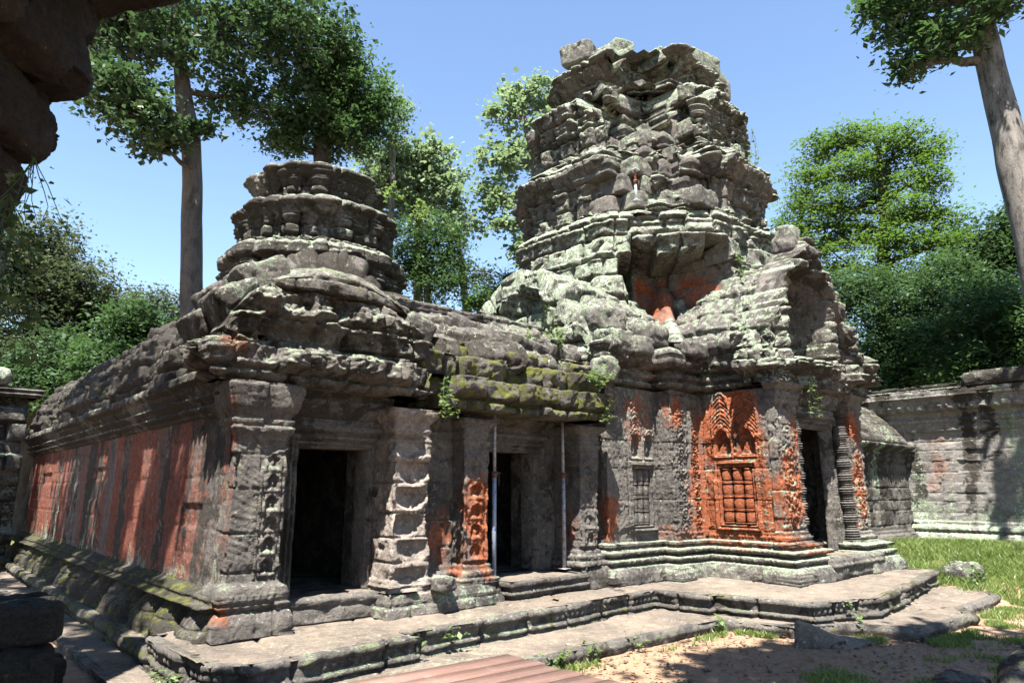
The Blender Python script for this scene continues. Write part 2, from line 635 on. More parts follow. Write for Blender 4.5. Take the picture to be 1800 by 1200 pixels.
def ashlar(c, S, Z, ch, bl, seed, off=0.06, joint=0.1, w=0.024, tilt=0.25, miss=0.06, missd=0.18, chip=0.07):
    """separate cut blocks: each set in or out, slightly tilted, with open joints and broken edges; returns (h, r1, r2)"""
    j, r1, r2, d, lx, lz, r3, r4 = blocks_full(S, Z, ch, bl, seed, w)
    h = (r1 - 0.5) * 2 * off + (r3 - 0.5) * tilt * lx + (r4 - 0.5) * tilt * 1.4 * lz
    h = h - j * joint * (0.5 + 0.9 * fbm(c.P, 1.3, 2, seed))
    ch_ = sst(0.48, 0.62, fbm(c.P, 3.2, 3, seed + 2))
    h = h - chip * ch_ * (1 - sst(0.02, 0.11, d))
    h = h - missd * (r2 < miss) * sst(0.0, 0.02, d)
    return h, r1, r2


def masonry(c, ch=0.34, bl=0.75, seed=1, off=0.03, joint=0.02, w=0.016, miss=0.0, missd=0.12, rnd=0.0):
    return ashlar(c, c.S, c.Z, ch, bl, seed, off * 0.8, joint * 1.2, w, 0.03, miss, missd, 0.012)[0]


def prof(Z, pts):
    a = np.array(pts)
    return np.interp(Z, a[:, 0], a[:, 1])


def beads(S, Z, z0, hh, pitch, amp):
    """a row of beads / lotus petals in the band z0..z0+hh"""
    b = np.clip(1 - ((Z - z0 - hh / 2) / (hh / 2)) ** 2, 0, 1)
    return amp * np.sqrt(b) * np.abs(np.sin(np.pi * S / pitch)) ** 0.7


def band(Z, a, b, e=0.012):
    return sst(a - e, a + e, Z) * (1 - sst(b - e, b + e, Z))


def scrolls(x, Z, w, p=None, amp=0.035, vine=True):
    amp = amp * 0.72
    """stacked spirals, as in the carved pilasters"""
    p = p or w * 0.95
    k = np.floor(Z / p)
    zc = (Z - (k + 0.5) * p) / p
    sg = np.where(k % 2 == 0, 1.0, -1.0)
    xs = (x * sg) / w
    r = np.sqrt((xs - 0.05) ** 2 + zc ** 2)
    th = np.arctan2(zc, xs)
    h = 0.5 + 0.5 * np.cos(2 * np.pi * (r * 4.2) - th)
    h = h * (1 - sst(0.44, 0.54, r)) + (r > 0.48) * (0.4 + 0.4 * np.sin(9 * th + 14 * r))
    return amp * h * (np.abs(x) < w * 0.55)


def arch_sdf(x, z, w, hgt):
    """pointed arch standing on z=0; negative inside"""
    spr = hgt * 0.5
    zz = np.clip((z - spr) / (hgt - spr), 0, 1)
    half = w / 2 * np.sqrt(np.clip(1 - zz ** 1.6, 0, 1))
    d = np.abs(x) - half
    d = np.where(z > hgt, np.maximum(d, z - hgt), d)
    return np.maximum(d, -z)


def niche_stack(x, Z, w, z0, p, n, amp=0.05):
    """column of small arched niches, each with a seated figure"""
    h = np.zeros(Z.shape)
    for i in range(n):
        zc = Z - (z0 + i * p)
        inb = (zc > -0.02) & (zc < p)
        d = arch_sdf(x, zc - 0.03, w * 0.52, p * 0.62)
        ring = np.exp(-((d - 0.03) / 0.018) ** 2) * 0.8 + np.exp(-((d - 0.075) / 0.02) ** 2) * 0.5 * (0.6 + 0.4 * np.sin(60 * np.arctan2(zc - p * .3, x)))
        fig = np.exp(-((x / 0.035) ** 2 + ((zc - p * 0.2) / 0.07) ** 2)) + 0.8 * np.exp(-((x / 0.022) ** 2 + ((zc - p * 0.36) / 0.025) ** 2))
        hh = ring * amp - sst(0.0, -0.03, d) * amp * 1.5 + fig * amp * 1.1
        h = np.where(inb, hh, h)
    return h


def flames(c, amp, f=5.0, off=0.0):
    """worn foliage carving"""
    Q = c.P * np.array([1, 1, 0.75])
    a = ridge(Q, f, 2, off)
    b = vn(Q, f * 2.3, off + 2)
    return amp * (sst(0.45, 0.8, a) * 0.8 + 0.4 * b)


def wear(c, f=1.3, lo=0.45, hi=0.6, off=0.0):
    return sst(lo, hi, fbm(c.P, f, 3, off))


def rock(name, center, size, parent=None, seed=0, n=14, power=5.0, rough=0.12, rot=0.0, tilt=(0, 0), m=None, label=None, course=0, **ak):
    """a weathered stone: a superellipsoid cube with noise"""
    V = []
    F = []
    g = np.linspace(-1, 1, n)
    X, Y = np.meshgrid(g, g, indexing='ij')
    one = np.ones_like(X)
    faces = [(X, Y, one), (Y, X, -one), (one, X, Y), (-one, Y, X), (Y, one, X), (X, -one, Y)]
    for i, f in enumerate(faces):
        V.append(np.stack(f, -1).reshape(-1, 3))
        F.append(gridF(n, n) + i * n * n)
    V = np.concatenate(V)
    F = np.concatenate(F)
    r = (np.abs(V) ** power).sum(-1) ** (1 / power)
    V = V / r[:, None]
    sz = np.array(size) / 2
    Q = V * sz
    nrm = V / np.linalg.norm(V, axis=-1, keepdims=True)
    off = seed * 3.37
    s = min(size)
    Q = Q + nrm * ((fbm(Q, 1.1 / s, 3, off) - 0.5) * 2 * rough * s)[:, None]
    Q = Q + nrm * ((fbm(Q, 4.0 / s, 3, off + 4) - 0.5) * rough * 0.7 * s)[:, None]
    Q = Q + nrm * ((fbm(Q, 11.0 / s, 3, off + 8) - 0.5) * rough * 0.35 * s)[:, None]
    Q = Q + nrm * (facet(Q + off, 1.6 / s, off) * rough * 1.1 * s)[:, None]
    if course:
        Q[:, :2] *= (1 + 0.06 * np.sign(np.sin(Q[:, 2:3] / course * math.pi)))
    ca, sa = math.cos(tilt[0]), math.sin(tilt[0])
    Q = Q @ np.array([[1, 0, 0], [0, ca, sa], [0, -sa, ca]])
    ca, sa = math.cos(tilt[1]), math.sin(tilt[1])
    Q = Q @ np.array([[ca, 0, -sa], [0, 1, 0], [sa, 0, ca]])
    a = HEAD + rot
    ca, sa = math.cos(a), math.sin(a)
    Q = Q @ np.array([[ca, sa, 0], [-sa, ca, 0], [0, 0, 1]])
    nn = Q / np.linalg.norm(Q, axis=-1, keepdims=True)
    Q = Q + np.array(center)
    # weld the cube seams
    key = np.round(Q / 1e-4).astype(np.int64)
    _, idx, inv = np.unique(key, axis=0, return_index=True, return_inverse=True)
    inv = inv.ravel()
    Q = Q[idx]
    F = inv[F]
    mask = attr_stone(Q, nn[idx], **ak)
    org = None if parent is not None else (center[0], center[1], center[2] - size[2] / 2)
    return mk(name, Q, F, m or M['stone'], parent, mask, label=label, origin=org)


def tag(o, label, cat, group=None, kind=None):
    o['label'] = label
    o['category'] = cat
    if group:
        o['group'] = group
    if kind:
        o['kind'] = kind
    return o


def tube(paths, nseg=8, cap=True, wob=0.0):
    """paths: list of (points (n,3), radii (n)); returns V, F"""
    VV, FF, base = [], [], 0
    for P, R in paths:
        P = np.asarray(P, float)
        R = np.asarray(R, float)
        T = np.gradient(P, axis=0)
        if cap:
            P = np.concatenate([P[:1], P, P[-1:]])
            T = np.concatenate([T[:1], T, T[-1:]])
            R = np.concatenate([[1e-4], R, [1e-4]])
        T /= np.linalg.norm(T, axis=1, keepdims=True) + 1e-9
        ref = np.array([0.3, 0.2, 1.0]) if abs(T[:, 2]).mean() < 0.8 else np.array([1.0, 0.2, 0.1])
        a = np.cross(T, ref)
        a /= np.linalg.norm(a, axis=1, keepdims=True) + 1e-9
        b = np.cross(T, a)
        th = np.linspace(0, 2 * np.pi, nseg, endpoint=False)
        rr = R[:, None] * np.ones(nseg)[None]
        if wob:
            Q = P[:, None, :] + a[:, None] * np.cos(th)[None, :, None] * 0.4 + b[:, None] * np.sin(th)[None, :, None] * 0.4
            rr = rr * (1 + wob * 2 * (fbm(Q * np.array([1, 1, 0.35]), 1.6, 3, 3) - 0.5))
        V = P[:, None, :] + (a[:, None] * np.cos(th)[None, :, None] + b[:, None] * np.sin(th)[None, :, None]) * rr[..., None]
        n = len(P)
        VV.append(V.reshape(-1, 3))
        I, J = np.meshgrid(np.arange(n - 1), np.arange(nseg), indexing='ij')
        J2 = (J + 1) % nseg
        FF.append(np.stack([I * nseg + J, I * nseg + J2, (I + 1) * nseg + J2, (I + 1) * nseg + J], -1).reshape(-1, 4) + base)
        base += n * nseg
    return np.concatenate(VV), np.concatenate(FF)


def leaves(centers, size, aspect=0.5, up=0.5, rng=RNG, droop=0.0, jit=0.5):
    """diamond leaves at the given points; returns V, F"""
    n = len(centers)
    nrm = rng.normal(size=(n, 3))
    nrm /= np.linalg.norm(nrm, axis=1, keepdims=True)
    nrm[:, 2] = np.abs(nrm[:, 2])
    nrm = nrm * (1 - up) + np.array([0, 0, up])
    nrm /= np.linalg.norm(nrm, axis=1, keepdims=True)
    d = rng.normal(size=(n, 3))
    d[:, 2] -= droop
    d -= (d * nrm).sum(1, keepdims=True) * nrm
    d /= np.linalg.norm(d, axis=1, keepdims=True) + 1e-9
    s = np.cross(nrm, d)
    L = size * (1 + jit * rng.normal(size=n)).clip(0.4, 1.8)
    L = L[:, None]
    w = L * aspect / 2
    p = centers
    V = np.stack([p - d * L * 0.5, p + s * w - d * L * 0.08 + nrm * w * 0.25, p + d * L * 0.5, p - s * w - d * L * 0.08 + nrm * w * 0.25], 1).reshape(-1, 3)
    F = np.arange(4 * n).reshape(n, 4)
    return V, F


def limb(a, b, r0, r1, n=8, rng=RNG, bend=0.12, sag=0.0):
    a = np.array(a, float)
    b = np.array(b, float)
    t = np.linspace(0, 1, n)[:, None]
    L = np.linalg.norm(b - a)
    w = rng.normal(size=3) * bend * L
    P = a + (b - a) * t + w * (t * (1 - t)) + np.array([0, 0, sag * L]) * (t * (1 - t))
    P[1:-1] += rng.normal(size=(n - 2, 3)) * bend * L * 0.06
    return P, r0 + (r1 - r0) * t[:, 0] ** 0.8


def tree(name, label, trunk, blobs, leaf, lm, bm, seed=1, group='trees around the temple', aspect=0.55, csize=0.55, up=0.45, droop=0.2, twigs=10, shellb=0.5, flat=0.6):
    """trunk: list of (x,y,z,r); blobs: (center, radii, clusters, leaves per cluster)"""
    rng = np.random.default_rng(seed)
    T = np.array(trunk, float)
    root = thing(name, label, 'tree', tuple(T[0, :3]), group)
    tt = np.linspace(0, len(T) - 1, max(24, 6 * len(T)))
    P = np.stack([np.interp(tt, np.arange(len(T)), T[:, i]) for i in range(3)], 1)
    R = np.interp(tt, np.arange(len(T)), T[:, 3])
    paths = [(P, R)]
    LC, LM = [], []
    for (c, rad, nc, nl) in blobs:
        c = np.array(c, float)
        rad = np.array(rad, float)
        ok = np.where(P[:, 2] < c[2] - 0.1 * rad[2])[0]
        cand = ok if len(ok) else np.array([len(P) - 1])
        dd = np.linalg.norm(P[cand] - c, axis=1)
        i = cand[np.argmin(dd)]
        lr = min(R[i] * 0.7, 0.05 + 0.055 * np.linalg.norm(P[i] - c))
        lp, lrad = limb(P[i], c, lr, lr * 0.35, 9, rng, 0.18, 0.1)
        paths.append((lp, lrad))
        d = rng.normal(size=(nc, 3))
        d /= np.linalg.norm(d, axis=1, keepdims=True)
        rr = rng.random(nc) ** shellb
        cc = c + d * rr[:, None] * rad
        cc[:, 2] += (rng.random(nc) - 0.5) * 0.2 * rad[2]
        for k in range(min(twigs, nc)):
            s = lp[rng.integers(4, 9)]
            paths.append(limb(s, cc[k], lr * 0.3, 0.012 + lr * 0.06, 6, rng, 0.15, 0.05))
        cs = csize * (0.6 + 0.8 * rng.random(nc))
        pts = cc[:, None, :] + rng.normal(size=(nc, nl, 3)) * (cs[:, None, None] * np.array([1, 1, flat]) * 0.55)
        LC.append(pts.reshape(-1, 3))
        tint = np.clip(0.5 + 0.32 * rng.normal(size=(nc, 1)) + 0.18 * rng.normal(size=(nc, nl)), 0, 1)
        LM.append(tint.ravel())
    V, F = tube(paths, 10, False, 0.12)
    mk('trunk', V, F, bm, root)
    LC = np.concatenate(LC)
    LM = np.concatenate(LM)
    V, F = leaves(LC, leaf, aspect, up, rng, droop)
    mask = np.repeat(np.stack([LM, LM, LM, LM], -1), 4, 0)
    mk('crown', V, F, lm, root, mask, smooth_shade=False)
    return root


def weed(label, base, size=0.25, n=26, seed=0, group='weeds growing from the stones', mat_=None, hang=0.0, name='weed', leaf=0.06, spread=0.7):
    rng = np.random.default_rng(seed + 500)
    root = thing(name, label, 'plant', base, group)
    b = np.array(base)
    paths = []
    pts = []
    for k in range(max(4, n // 7)):
        tip = b + np.array([rng.normal() * size * spread * 0.6, rng.normal() * size * spread * 0.6, (-hang if hang else size * (0.4 + 0.7 * rng.random()))])
        P, R = limb(b, tip, 0.0032, 0.0012, 7, rng, 0.25)
        paths.append((P, R))
        m = max(3, n // 5)
        i = rng.random(m) ** 0.6 * 6
        q = np.stack([np.interp(i, np.arange(7), P[:, a]) for a in range(3)], 1)
        pts.append(q + rng.normal(size=(m, 3)) * size * 0.1)
    V, F = tube(paths, 4, False)
    mk('stem', V, F, M['weed'], root, np.full((len(V), 4), 0.0))
    pts = np.concatenate(pts)
    V, F = leaves(pts, leaf, 0.6, 0.5, rng, 0.2)
    t = np.repeat(rng.random(len(pts)), 4)
    mk('foliage', V, F, mat_ or M['weed'], root, np.stack([t, t, t, t], -1), smooth_shade=False)
    return root

# ================================================================== GROUND
def gz(u, v):
    return 0.72 * sst(15.5, 20.5, u + 0.25 * (v - 5)) + 0.0


def build_ground():
    def axis(lo, hi, a, b, fine, coarse):
        x = [a]
        while x[-1] < b:
            x.append(x[-1] + fine)
        st = fine
        while x[-1] < hi:
            st *= 1.25
            x.append(x[-1] + st)
        st = fine
        y = [a]
        while y[-1] > lo:
            st *= 1.25
            y.append(y[-1] - st)
        return np.array(y[1:][::-1] + x)
    u = axis(-400, 500, -1, 21, 0.07, 0)
    v = axis(-400, 500, 1, 10, 0.07, 0)
    Uu, Vv = np.meshgrid(u, v, indexing='ij')
    L = np.stack([Uu, Vv, gz(Uu, Vv)], -1)
    P = wv(L)
    near = 1 - sst(40, 80, np.hypot(Uu, Vv))
    P[..., 2] += near * ((fbm(P, 0.7, 3, 1) - 0.5) * 0.06 + (fbm(P, 5, 3, 2) - 0.5) * 0.025) - 0.02
    # litter near the step, grass towards the enclosure wall
    lit = 0.34 * sst(3.0, 4.2, Vv) * (1 - sst(9.5, 10.8, Uu)) * sst(4.5, 5.5, Uu) * (1 - sst(6.8, 7.4, Vv)) + 0.12
    gr = sst(16.2, 18.2, Uu + 0.45 * (Vv - 4.5)) * 0.9
    gr = np.maximum(gr, 0.55 * np.exp(-((Vv - 4.3 + 0.05 * (Uu - 10)) / 0.35) ** 2) * sst(10.5, 11.5, Uu))
    far = sst(30, 45, np.hypot(Uu, Vv))
    gr = np.maximum(gr, far * 0.8)
    mask = np.stack([lit, gr, lit * 0, lit * 0], -1)
    o = mk('ground', P, gridF(len(u), len(v)), M['ground'], None, mask.reshape(-1, 4))
    o['kind'] = 'structure'


build_ground()

# ================================================================== GALLERY (left building with two doorways)
gal = thing('stone_gallery', 'long stone gallery with red streaked side wall, vaulted roof and two dark doorways', 'temple gallery', W(4.5, 12, 0))
U0 = 3.05


def a_leftwall(P, N):
    m = attr_stone(P, N, 0, 0.05, 0, 0.15, 0.3)
    v = P[..., 0] * AX[0] + P[..., 1] * AX[1]
    z = P[..., 2]
    q = np.stack([v * 1.0 + (z - 1) * 0.04 + 0.15 * (fbm(P, 1.2, 3, 5) - 0.5), z * 0.06, v * 0], -1)
    st = fbm(q, 2.6, 5, 3, 0.65)
    big = fbm(q, 0.45, 2, 9)
    m[..., 0] = np.clip(0.86 + (st - 0.5) * 2.6 + (big - 0.5) * 1.0, 0, 1) * sst(0.8, 1.15, z + 0.5 * (fbm(P, 2, 2, 4) - .5))
    m[..., 1] = np.clip(0.0 + (fbm(q, 3.3, 4, 21, 0.65) - 0.5) * 1.6 + 0.3 * (1 - sst(0.9, 1.5, z + 0.8 * (fbm(P, 2, 2, 4) - .5))), 0, 1)
    m[..., 3] = np.clip(0.10 + (fbm(q, 1.7, 4, 14, 0.6) - 0.5) * 2.4, 0, 1)
    return m


def h_leftwall(c):
    return ashlar(c, c.S, c.Z, 0.3, 0.85, 4, 0.003, 0.016, 0.010, 0.008, 0.03, 0.03, 0.006)[0]


shell('wall', [(U0, 24.5), (U0, 8.62)], 0.9, 3.2, h_leftwall, gal, res=0.03, amask=a_leftwall, noise=(0.010, 0.005), fac=(0.006, 4.0), m=M['rusty'],
      label='long side wall streaked iron red')


def h_leftbase(c):
    Z = c.Z
    h = prof(Z, [(0.26, 0.36), (0.30, 0.37), (0.38, 0.37), (0.48, 0.34), (0.6, 0.27), (0.72, 0.16), (0.76, 0.21), (0.80, 0.26), (0.83, 0.16), (0.88, 0.14), (0.92, 0.12), (0.96, 0.02), (1.02, 0.0)])
    h = h + beads(c.S, Z, 0.755, 0.05, 0.07, 0.035) + beads(c.S, Z, 0.86, 0.045, 0.06, 0.03)
    lob = np.abs(np.sin(np.pi * (c.S / 0.95 + 0.4 * (vn(c.P, 0.8, 5) - .5)))) ** 0.6
    h = h - (1 - lob) * 0.20 * band(Z, 0.30, 0.74, 0.05)
    h = h + masonry(c, 0.4, 0.9, 14, 0.02, 0.02)
    return h + (fbm(c.P, 1.2, 3, 3) - 0.5) * 0.12 * (Z < 0.74)


shell('base_moulding', [(U0, 24.5), (U0, 8.5)], 0.26, 1.0, h_leftbase, gal, res=0.03, zres=0.012, lich=0.0, moss=0.42, dark=0.75, up=0.0, noise=(0.02, 0.01))


def h_leftcorn(c):
    Z = c.Z
    h = prof(Z, [(3.02, 0.0), (3.06, 0.05), (3.1, 0.05), (3.11, 0.10), (3.17, 0.12), (3.18, 0.07), (3.22, 0.09), (3.25, 0.15), (3.3, 0.17), (3.31, 0.10), (3.36, 0.12), (3.4, 0.17), (3.5, 0.24), (3.62, 0.24)])
    h = h + beads(c.S, Z, 3.115, 0.05, 0.075, 0.03) + beads(c.S, Z, 3.25, 0.05, 0.09, 0.03) + beads(c.S, Z, 3.42, 0.2, 0.16, 0.05)
    return h + masonry(c, 0.45, 1.0, 15, 0.02, 0.03, 0.02)


shell('cornice', [(U0, 24.5), (U0, 8.7)], 3.02, 3.62, h_leftcorn, gal, res=0.03, zres=0.012, lich=0.28, moss=0.1, dark=0.45, noise=(0.02, 0.012))


def roof_sheet(name, path0, path1, sect, hf, parent, nu, sect_n, **ak):
    """a vault: the cross-section curve sect [(across, z)] swept from path0 to path1 (u,v); 'across' is measured to the right of travel"""
    p0, p1 = np.array(path0, float), np.array(path1, float)
    d = (p1 - p0)
    L = np.linalg.norm(d)
    d /= L
    r = np.array([d[1], -d[0]])
    sec = np.array(sect, float)
    if sec[0, 0] < sec[-1, 0]:
        sec = sec[::-1]
    cl = np.concatenate([[0], np.cumsum(np.linalg.norm(np.diff(sec, axis=0), axis=1))])
    t = np.linspace(0, cl[-1], sect_n)
    # smooth the section a little
    ac = np.interp(t, cl, sec[:, 0])
    zz = np.interp(t, cl, sec[:, 1])
    k = np.ones(9) / 9
    pa = np.pad(ac, 4, mode='reflect', reflect_type='odd')
    pz = np.pad(zz, 4, mode='reflect', reflect_type='odd')
    ac = np.convolve(pa, k, 'valid')
    zz = np.convolve(pz, k, 'valid')
    s = np.linspace(0, L, nu)
    S, T = np.meshgrid(s, t, indexing='ij')
    UV = p0 + d * S[..., None] + r * ac[None, :, None]
    Lc = np.concatenate([UV, np.broadcast_to(zz[None, :, None], S.shape + (1,))], -1)
    P = wv(Lc)
    N = normals(P)
    c = Ctx()
    c.S, c.Z, c.P, c.T = S, T, P, T
    c.tl = cl[-1]
    c.L = L
    return surf(name, P, N, hf(c), parent, **ak)


def h_groof(c):
    h = ashlar(c, c.S, c.T, 0.42, 1.0, 31, 0.05, 0.10, 0.028, 0.15, 0.03)[0]
    # stepped courses that lip over each other towards the eave
    k = (c.T / 0.42) % 1.0
    h = h + 0.07 * (1 - k) - 0.06
    # ribs running up the vault, stronger at the far end
    h = h + 0.035 * np.abs(np.sin(np.pi * c.S / 0.55)) * sst(0.4, 0.6, fbm(c.P, 0.35, 2, 4))
    h = h + 0.12 * np.clip(1 - c.T / 0.25, 0, 1) * np.abs(np.sin(np.pi * c.S / 0.22))
    return h + (fbm(c.P, 0.8, 3, 9) - 0.5) * 0.2


SECT = [(1.50, 3.5), (1.56, 3.62), (1.50, 4.05), (1.28, 4.6), (0.95, 5.08), (0.5, 5.42), (0.0, 5.55), (-0.5, 5.42), (-0.95, 5.08), (-1.28, 4.6), (-1.5, 4.05), (-1.56, 3.6)]
roof_sheet('vault_roof', (4.45, 9.0), (4.45, 25), [(-a, z) for a, z in SECT], h_groof, gal, 420, 150, lich=0.12, moss=0.12, dark=0.75, up=0.1, noise=(0.05, 0.02), fac=(0.06, 1.6))


# ---- corner pier left of door 1
def red_near(P, pts, base=0.0):
    """iron-red patches: list of (u, v, z, radius_h, radius_z, strength)"""
    u = P[..., 0] * BX[0] + P[..., 1] * BX[1]
    v = P[..., 0] * AX[0] + P[..., 1] * AX[1]
    z = P[..., 2]
    r = np.full(u.shape, base)
    wn_ = (fbm(P, 1.3, 4, 71) - 0.5) * 1.6
    for (a, b, c, rh, rz, s) in pts:
        d = np.sqrt(((u - a) ** 2 + (v - b) ** 2) / rh ** 2 + ((z - c) / rz) ** 2)
        r = np.maximum(r, s * (1 - sst(0.35, 1.25, d + wn_)))
    return r


def mk_attr(redp=(), red=0.0, **k):
    def f(P, N):
        m = attr_stone(P, N, **k)
        m[..., 0] = np.clip(red_near(P, redp, red), 0, 1)
        return m
    return f


def pil_prof(Z, z0, z1, amp=0.1):
    """capital and foot mouldings of a pilaster between z0 and z1"""
    return prof(Z, [(z0, amp * 1.5), (z0 + 0.1, amp * 1.55), (z0 + 0.11, amp * 0.9), (z0 + 0.2, amp * 1.1), (z0 + 0.21, amp * 0.55), (z0 + 0.28, amp * 0.6), (z0 + 0.3, 0),
                    (z1 - 0.42, 0), (z1 - 0.41, amp * 0.4), (z1 - 0.33, amp * 0.5), (z1 - 0.32, amp * 0.2), (z1 - 0.26, amp * 0.7), (z1 - 0.18, amp * 0.8), (z1 - 0.17, amp * 0.5), (z1 - 0.05, amp * 1.8), (z1, amp * 1.9)])


def h_pier(c):
    Z = c.Z
    h = prof(Z, [(0.45, 0.17), (0.62, 0.15), (0.72, 0.10), (0.74, 0.04), (0.80, 0.10), (0.84, 0.12), (0.9, 0.1), (0.92, 0.12), (1.0, 0.10), (1.02, 0.05), (1.06, 0.0), (2.75, 0), (2.8, 0.05), (2.95, 0.08), (2.97, 0.04), (3.1, 0.12), (3.35, 0.16)])
    h = h + masonry(c, 0.42, 2.0, 21, 0.025, 0.02, 0.012)
    f = (c.seg == 1)
    x = c.sl - 0.47
    car = niche_stack(x, Z, 0.24, 1.12, 0.245, 6, 0.045) * (Z < 2.6) * (np.abs(x) < 0.15)
    car = car + flames(c, 0.035, 11, 3) * (np.abs(x) < 0.15) * band(Z, 1.1, 2.6)
    car = car + 0.03 * (np.abs(np.abs(x) - 0.145) < 0.012) * band(Z, 1.08, 2.62) * np.abs(np.sin(Z * 90))
    chip = sst(0.0, 0.1, Z - 2.28 - (x + 0.15) * 1.6)      # broken upper left corner of the carving
    h = h + f * car * (1 - chip * 0.8) - f * 0.03 * band(Z, 1.1, 2.7) * (np.abs(x) < 0.155)
    h = h + f * 0.004 * np.sin(Z * 75 + c.sl * 40 + 9 * vn(c.P, 3)) * (x < -0.15) * band(Z, 1.3, 2.9)
    h = h + beads(c.S, Z, 0.86, 0.06, 0.08, 0.03) + beads(c.S, Z, 0.74, 0.08, 0.11, 0.035)
    return h - 0.1 * sst(0.6, 0.75, fbm(c.P, 2.0, 3, 7)) * (Z < 1.1) - 0.07 * sst(0.58, 0.7, fbm(c.P, 1.6, 2, 17)) * (Z > 2.6)


shell('corner_pier', [(U0, 8.9), (U0, 8.42), (3.68, 8.42), (3.68, 9.3)], 0.45, 3.4, h_pier, gal, res=0.016, zres=0.016, noise=(0.012, 0.008),
      amask=mk_attr([(3.0, 8.5, 0.72, 0.3, 0.2, 0.5), (3.0, 8.5, 2.0, 0.18, 1.0, 0.5), (3.05, 8.4, 3.2, 0.3, 0.3, 0.35)], lich=0.2, moss=0.0, dark=0.0, up=0.3))


# ---- doorway builder: moulded frame + lintel band + passage
def doorway(parent, u0, u1, v, z0, z1, fw, depth=0.35, lint=0.5, deep=4.6, side=(0.6, 0.6), reveal=0.72, sill=None, **ak):
    """opening u0..u1, z0..z1 in the plane v (facing -A); fw = frame width"""
    fr = thing_part('door_frame', parent, W((u0 + u1) / 2, v, z0))

    def h_fr(c):
        d = np.minimum(np.minimum(c.sl if False else c.U - (u0 - fw), (u1 + fw) - c.U), (z1 + lint) - c.Z)
        x = np.maximum(np.maximum(u0 - c.U, c.U - u1), c.Z - z1)          # distance from the opening
        h = prof(x, [(0.0, -0.06), (0.03, -0.06), (0.035, 0.0), (0.07, 0.01), (0.075, -0.03), (0.11, -0.02), (0.115, 0.06), (0.16, 0.07), (0.165, 0.02), (0.22, 0.03), (0.225, 0.09), (0.3, 0.1), (0.31, 0.06), (0.6, 0.1)])
        h = h + 0.05 * band(c.Z, z1 + 0.22, z1 + lint - 0.03) * (c.U > u0 - fw * 0.6) * (c.U < u1 + fw * 0.6)
        return h + masonry(c, 0.9, 3.0, 41, 0.012, 0.012)
    for nm, a, b, za, zb in (('jamb', u0 - fw, u0, z0 - 0.02, z1), ('jamb', u1, u1 + fw, z0 - 0.02, z1), ('lintel', u0 - fw, u1 + fw, z1, z1 + lint)):
        shell(nm, [(a, v), (b, v)], za, zb, h_fr, fr, res=0.016, D=depth, noise=(0.006, 0.004), **ak)
    # passage: reveals through the thick wall, then a wider dark room
    # side walls, ceiling, floor and end, one dark closed box of masonry
    a, b = u0 - 0.02, u1 + 0.02
    V = []
    F = []
    y0, y1, y2 = v + 0.08, v + reveal, v + deep

    def quad(p, q, r, s):
        k = len(V)
        V.extend([p, q, r, s])
        F.append((k, k + 1, k + 2, k + 3))
    t0, t1 = z0 - 0.01, z1 + 0.01
    quad((a, y0, t0), (a, y1, t0), (a, y1, t1), (a, y0, t1))
    quad((b, y1, t0), (b, y0, t0), (b, y0, t1), (b, y1, t1))
    quad((a, y0, t1), (a, y1, t1), (b, y1, t1), (b, y0, t1))
    quad((a, y0, t0), (b, y0, t0), (b, y1, t0), (a, y1, t0))
    la, rb, tt = a - side[0], b + side[1], t1 + 0.25
    quad((la, y1, t0), (la, y2, t0), (la, y2, tt), (la, y1, tt))
    quad((rb, y2, t0), (rb, y1, t0), (rb, y1, tt), (rb, y2, tt))
    quad((la, y2, t0), (rb, y2, t0), (rb, y2, tt), (la, y2, tt))
    quad((la, y1, tt), (la, y2, tt), (rb, y2, tt), (rb, y1, tt))
    quad((la, y1, t0), (rb, y1, t0), (rb, y2, t0), (la, y2, t0))
    quad((la, y1, t0), (la, y1, tt), (a, y1, tt), (a, y1, t0))
    quad((b, y1, t0), (b, y1, tt), (rb, y1, tt), (rb, y1, t0))
    quad((a, y1, t1), (a, y1, tt), (b, y1, tt), (b, y1, t1))
    V = wv(np.array(V))
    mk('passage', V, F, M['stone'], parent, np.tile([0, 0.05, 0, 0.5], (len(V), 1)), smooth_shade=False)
    return fr


def thing_part(name, parent, loc, label=None):
    o = bpy.data.objects.new(name, None)
    o.empty_display_size = 0.1
    COL.objects.link(o)
    o.location = np.array(loc) - wloc(parent)
    o.parent = parent
    if label:
        o['label'] = label
    return o


doorway(gal, 4.12, 5.18, 8.98, 0.76, 2.68, 0.33, lint=0.42, lich=0.0, dark=0.2, up=0.1)
# panel above the door frame up to the pediment, and the recess returns


def h_plain(off, seed, ch=0.34, bl=0.7, jo=0.02):
    return lambda c: off + masonry(c, ch, bl, seed, 0.025, jo)


shell('lintel_panel', [(3.6, 8.9), (5.45, 8.9)], 3.04, 3.6, lambda c: prof(c.Z, [(3.04, 0.0), (3.1, 0.03), (3.2, 0.1), (3.3, 0.12), (3.32, 0.05), (3.6, 0.12)]) + masonry(c, 0.3, 1.1, 5, 0.02, 0.02), gal, res=0.03, lich=0.0, dark=0.35)


def h_sill(c):
    return prof(c.Z, [(0.45, 0.06), (0.6, 0.05), (0.65, 0.02), (0.66, 0.05), (0.72, 0.06), (0.76, 0.0)]) + (fbm(c.P * np.array([1, 1, 2.5]), 2.4, 3, 3) - 0.5) * 0.12


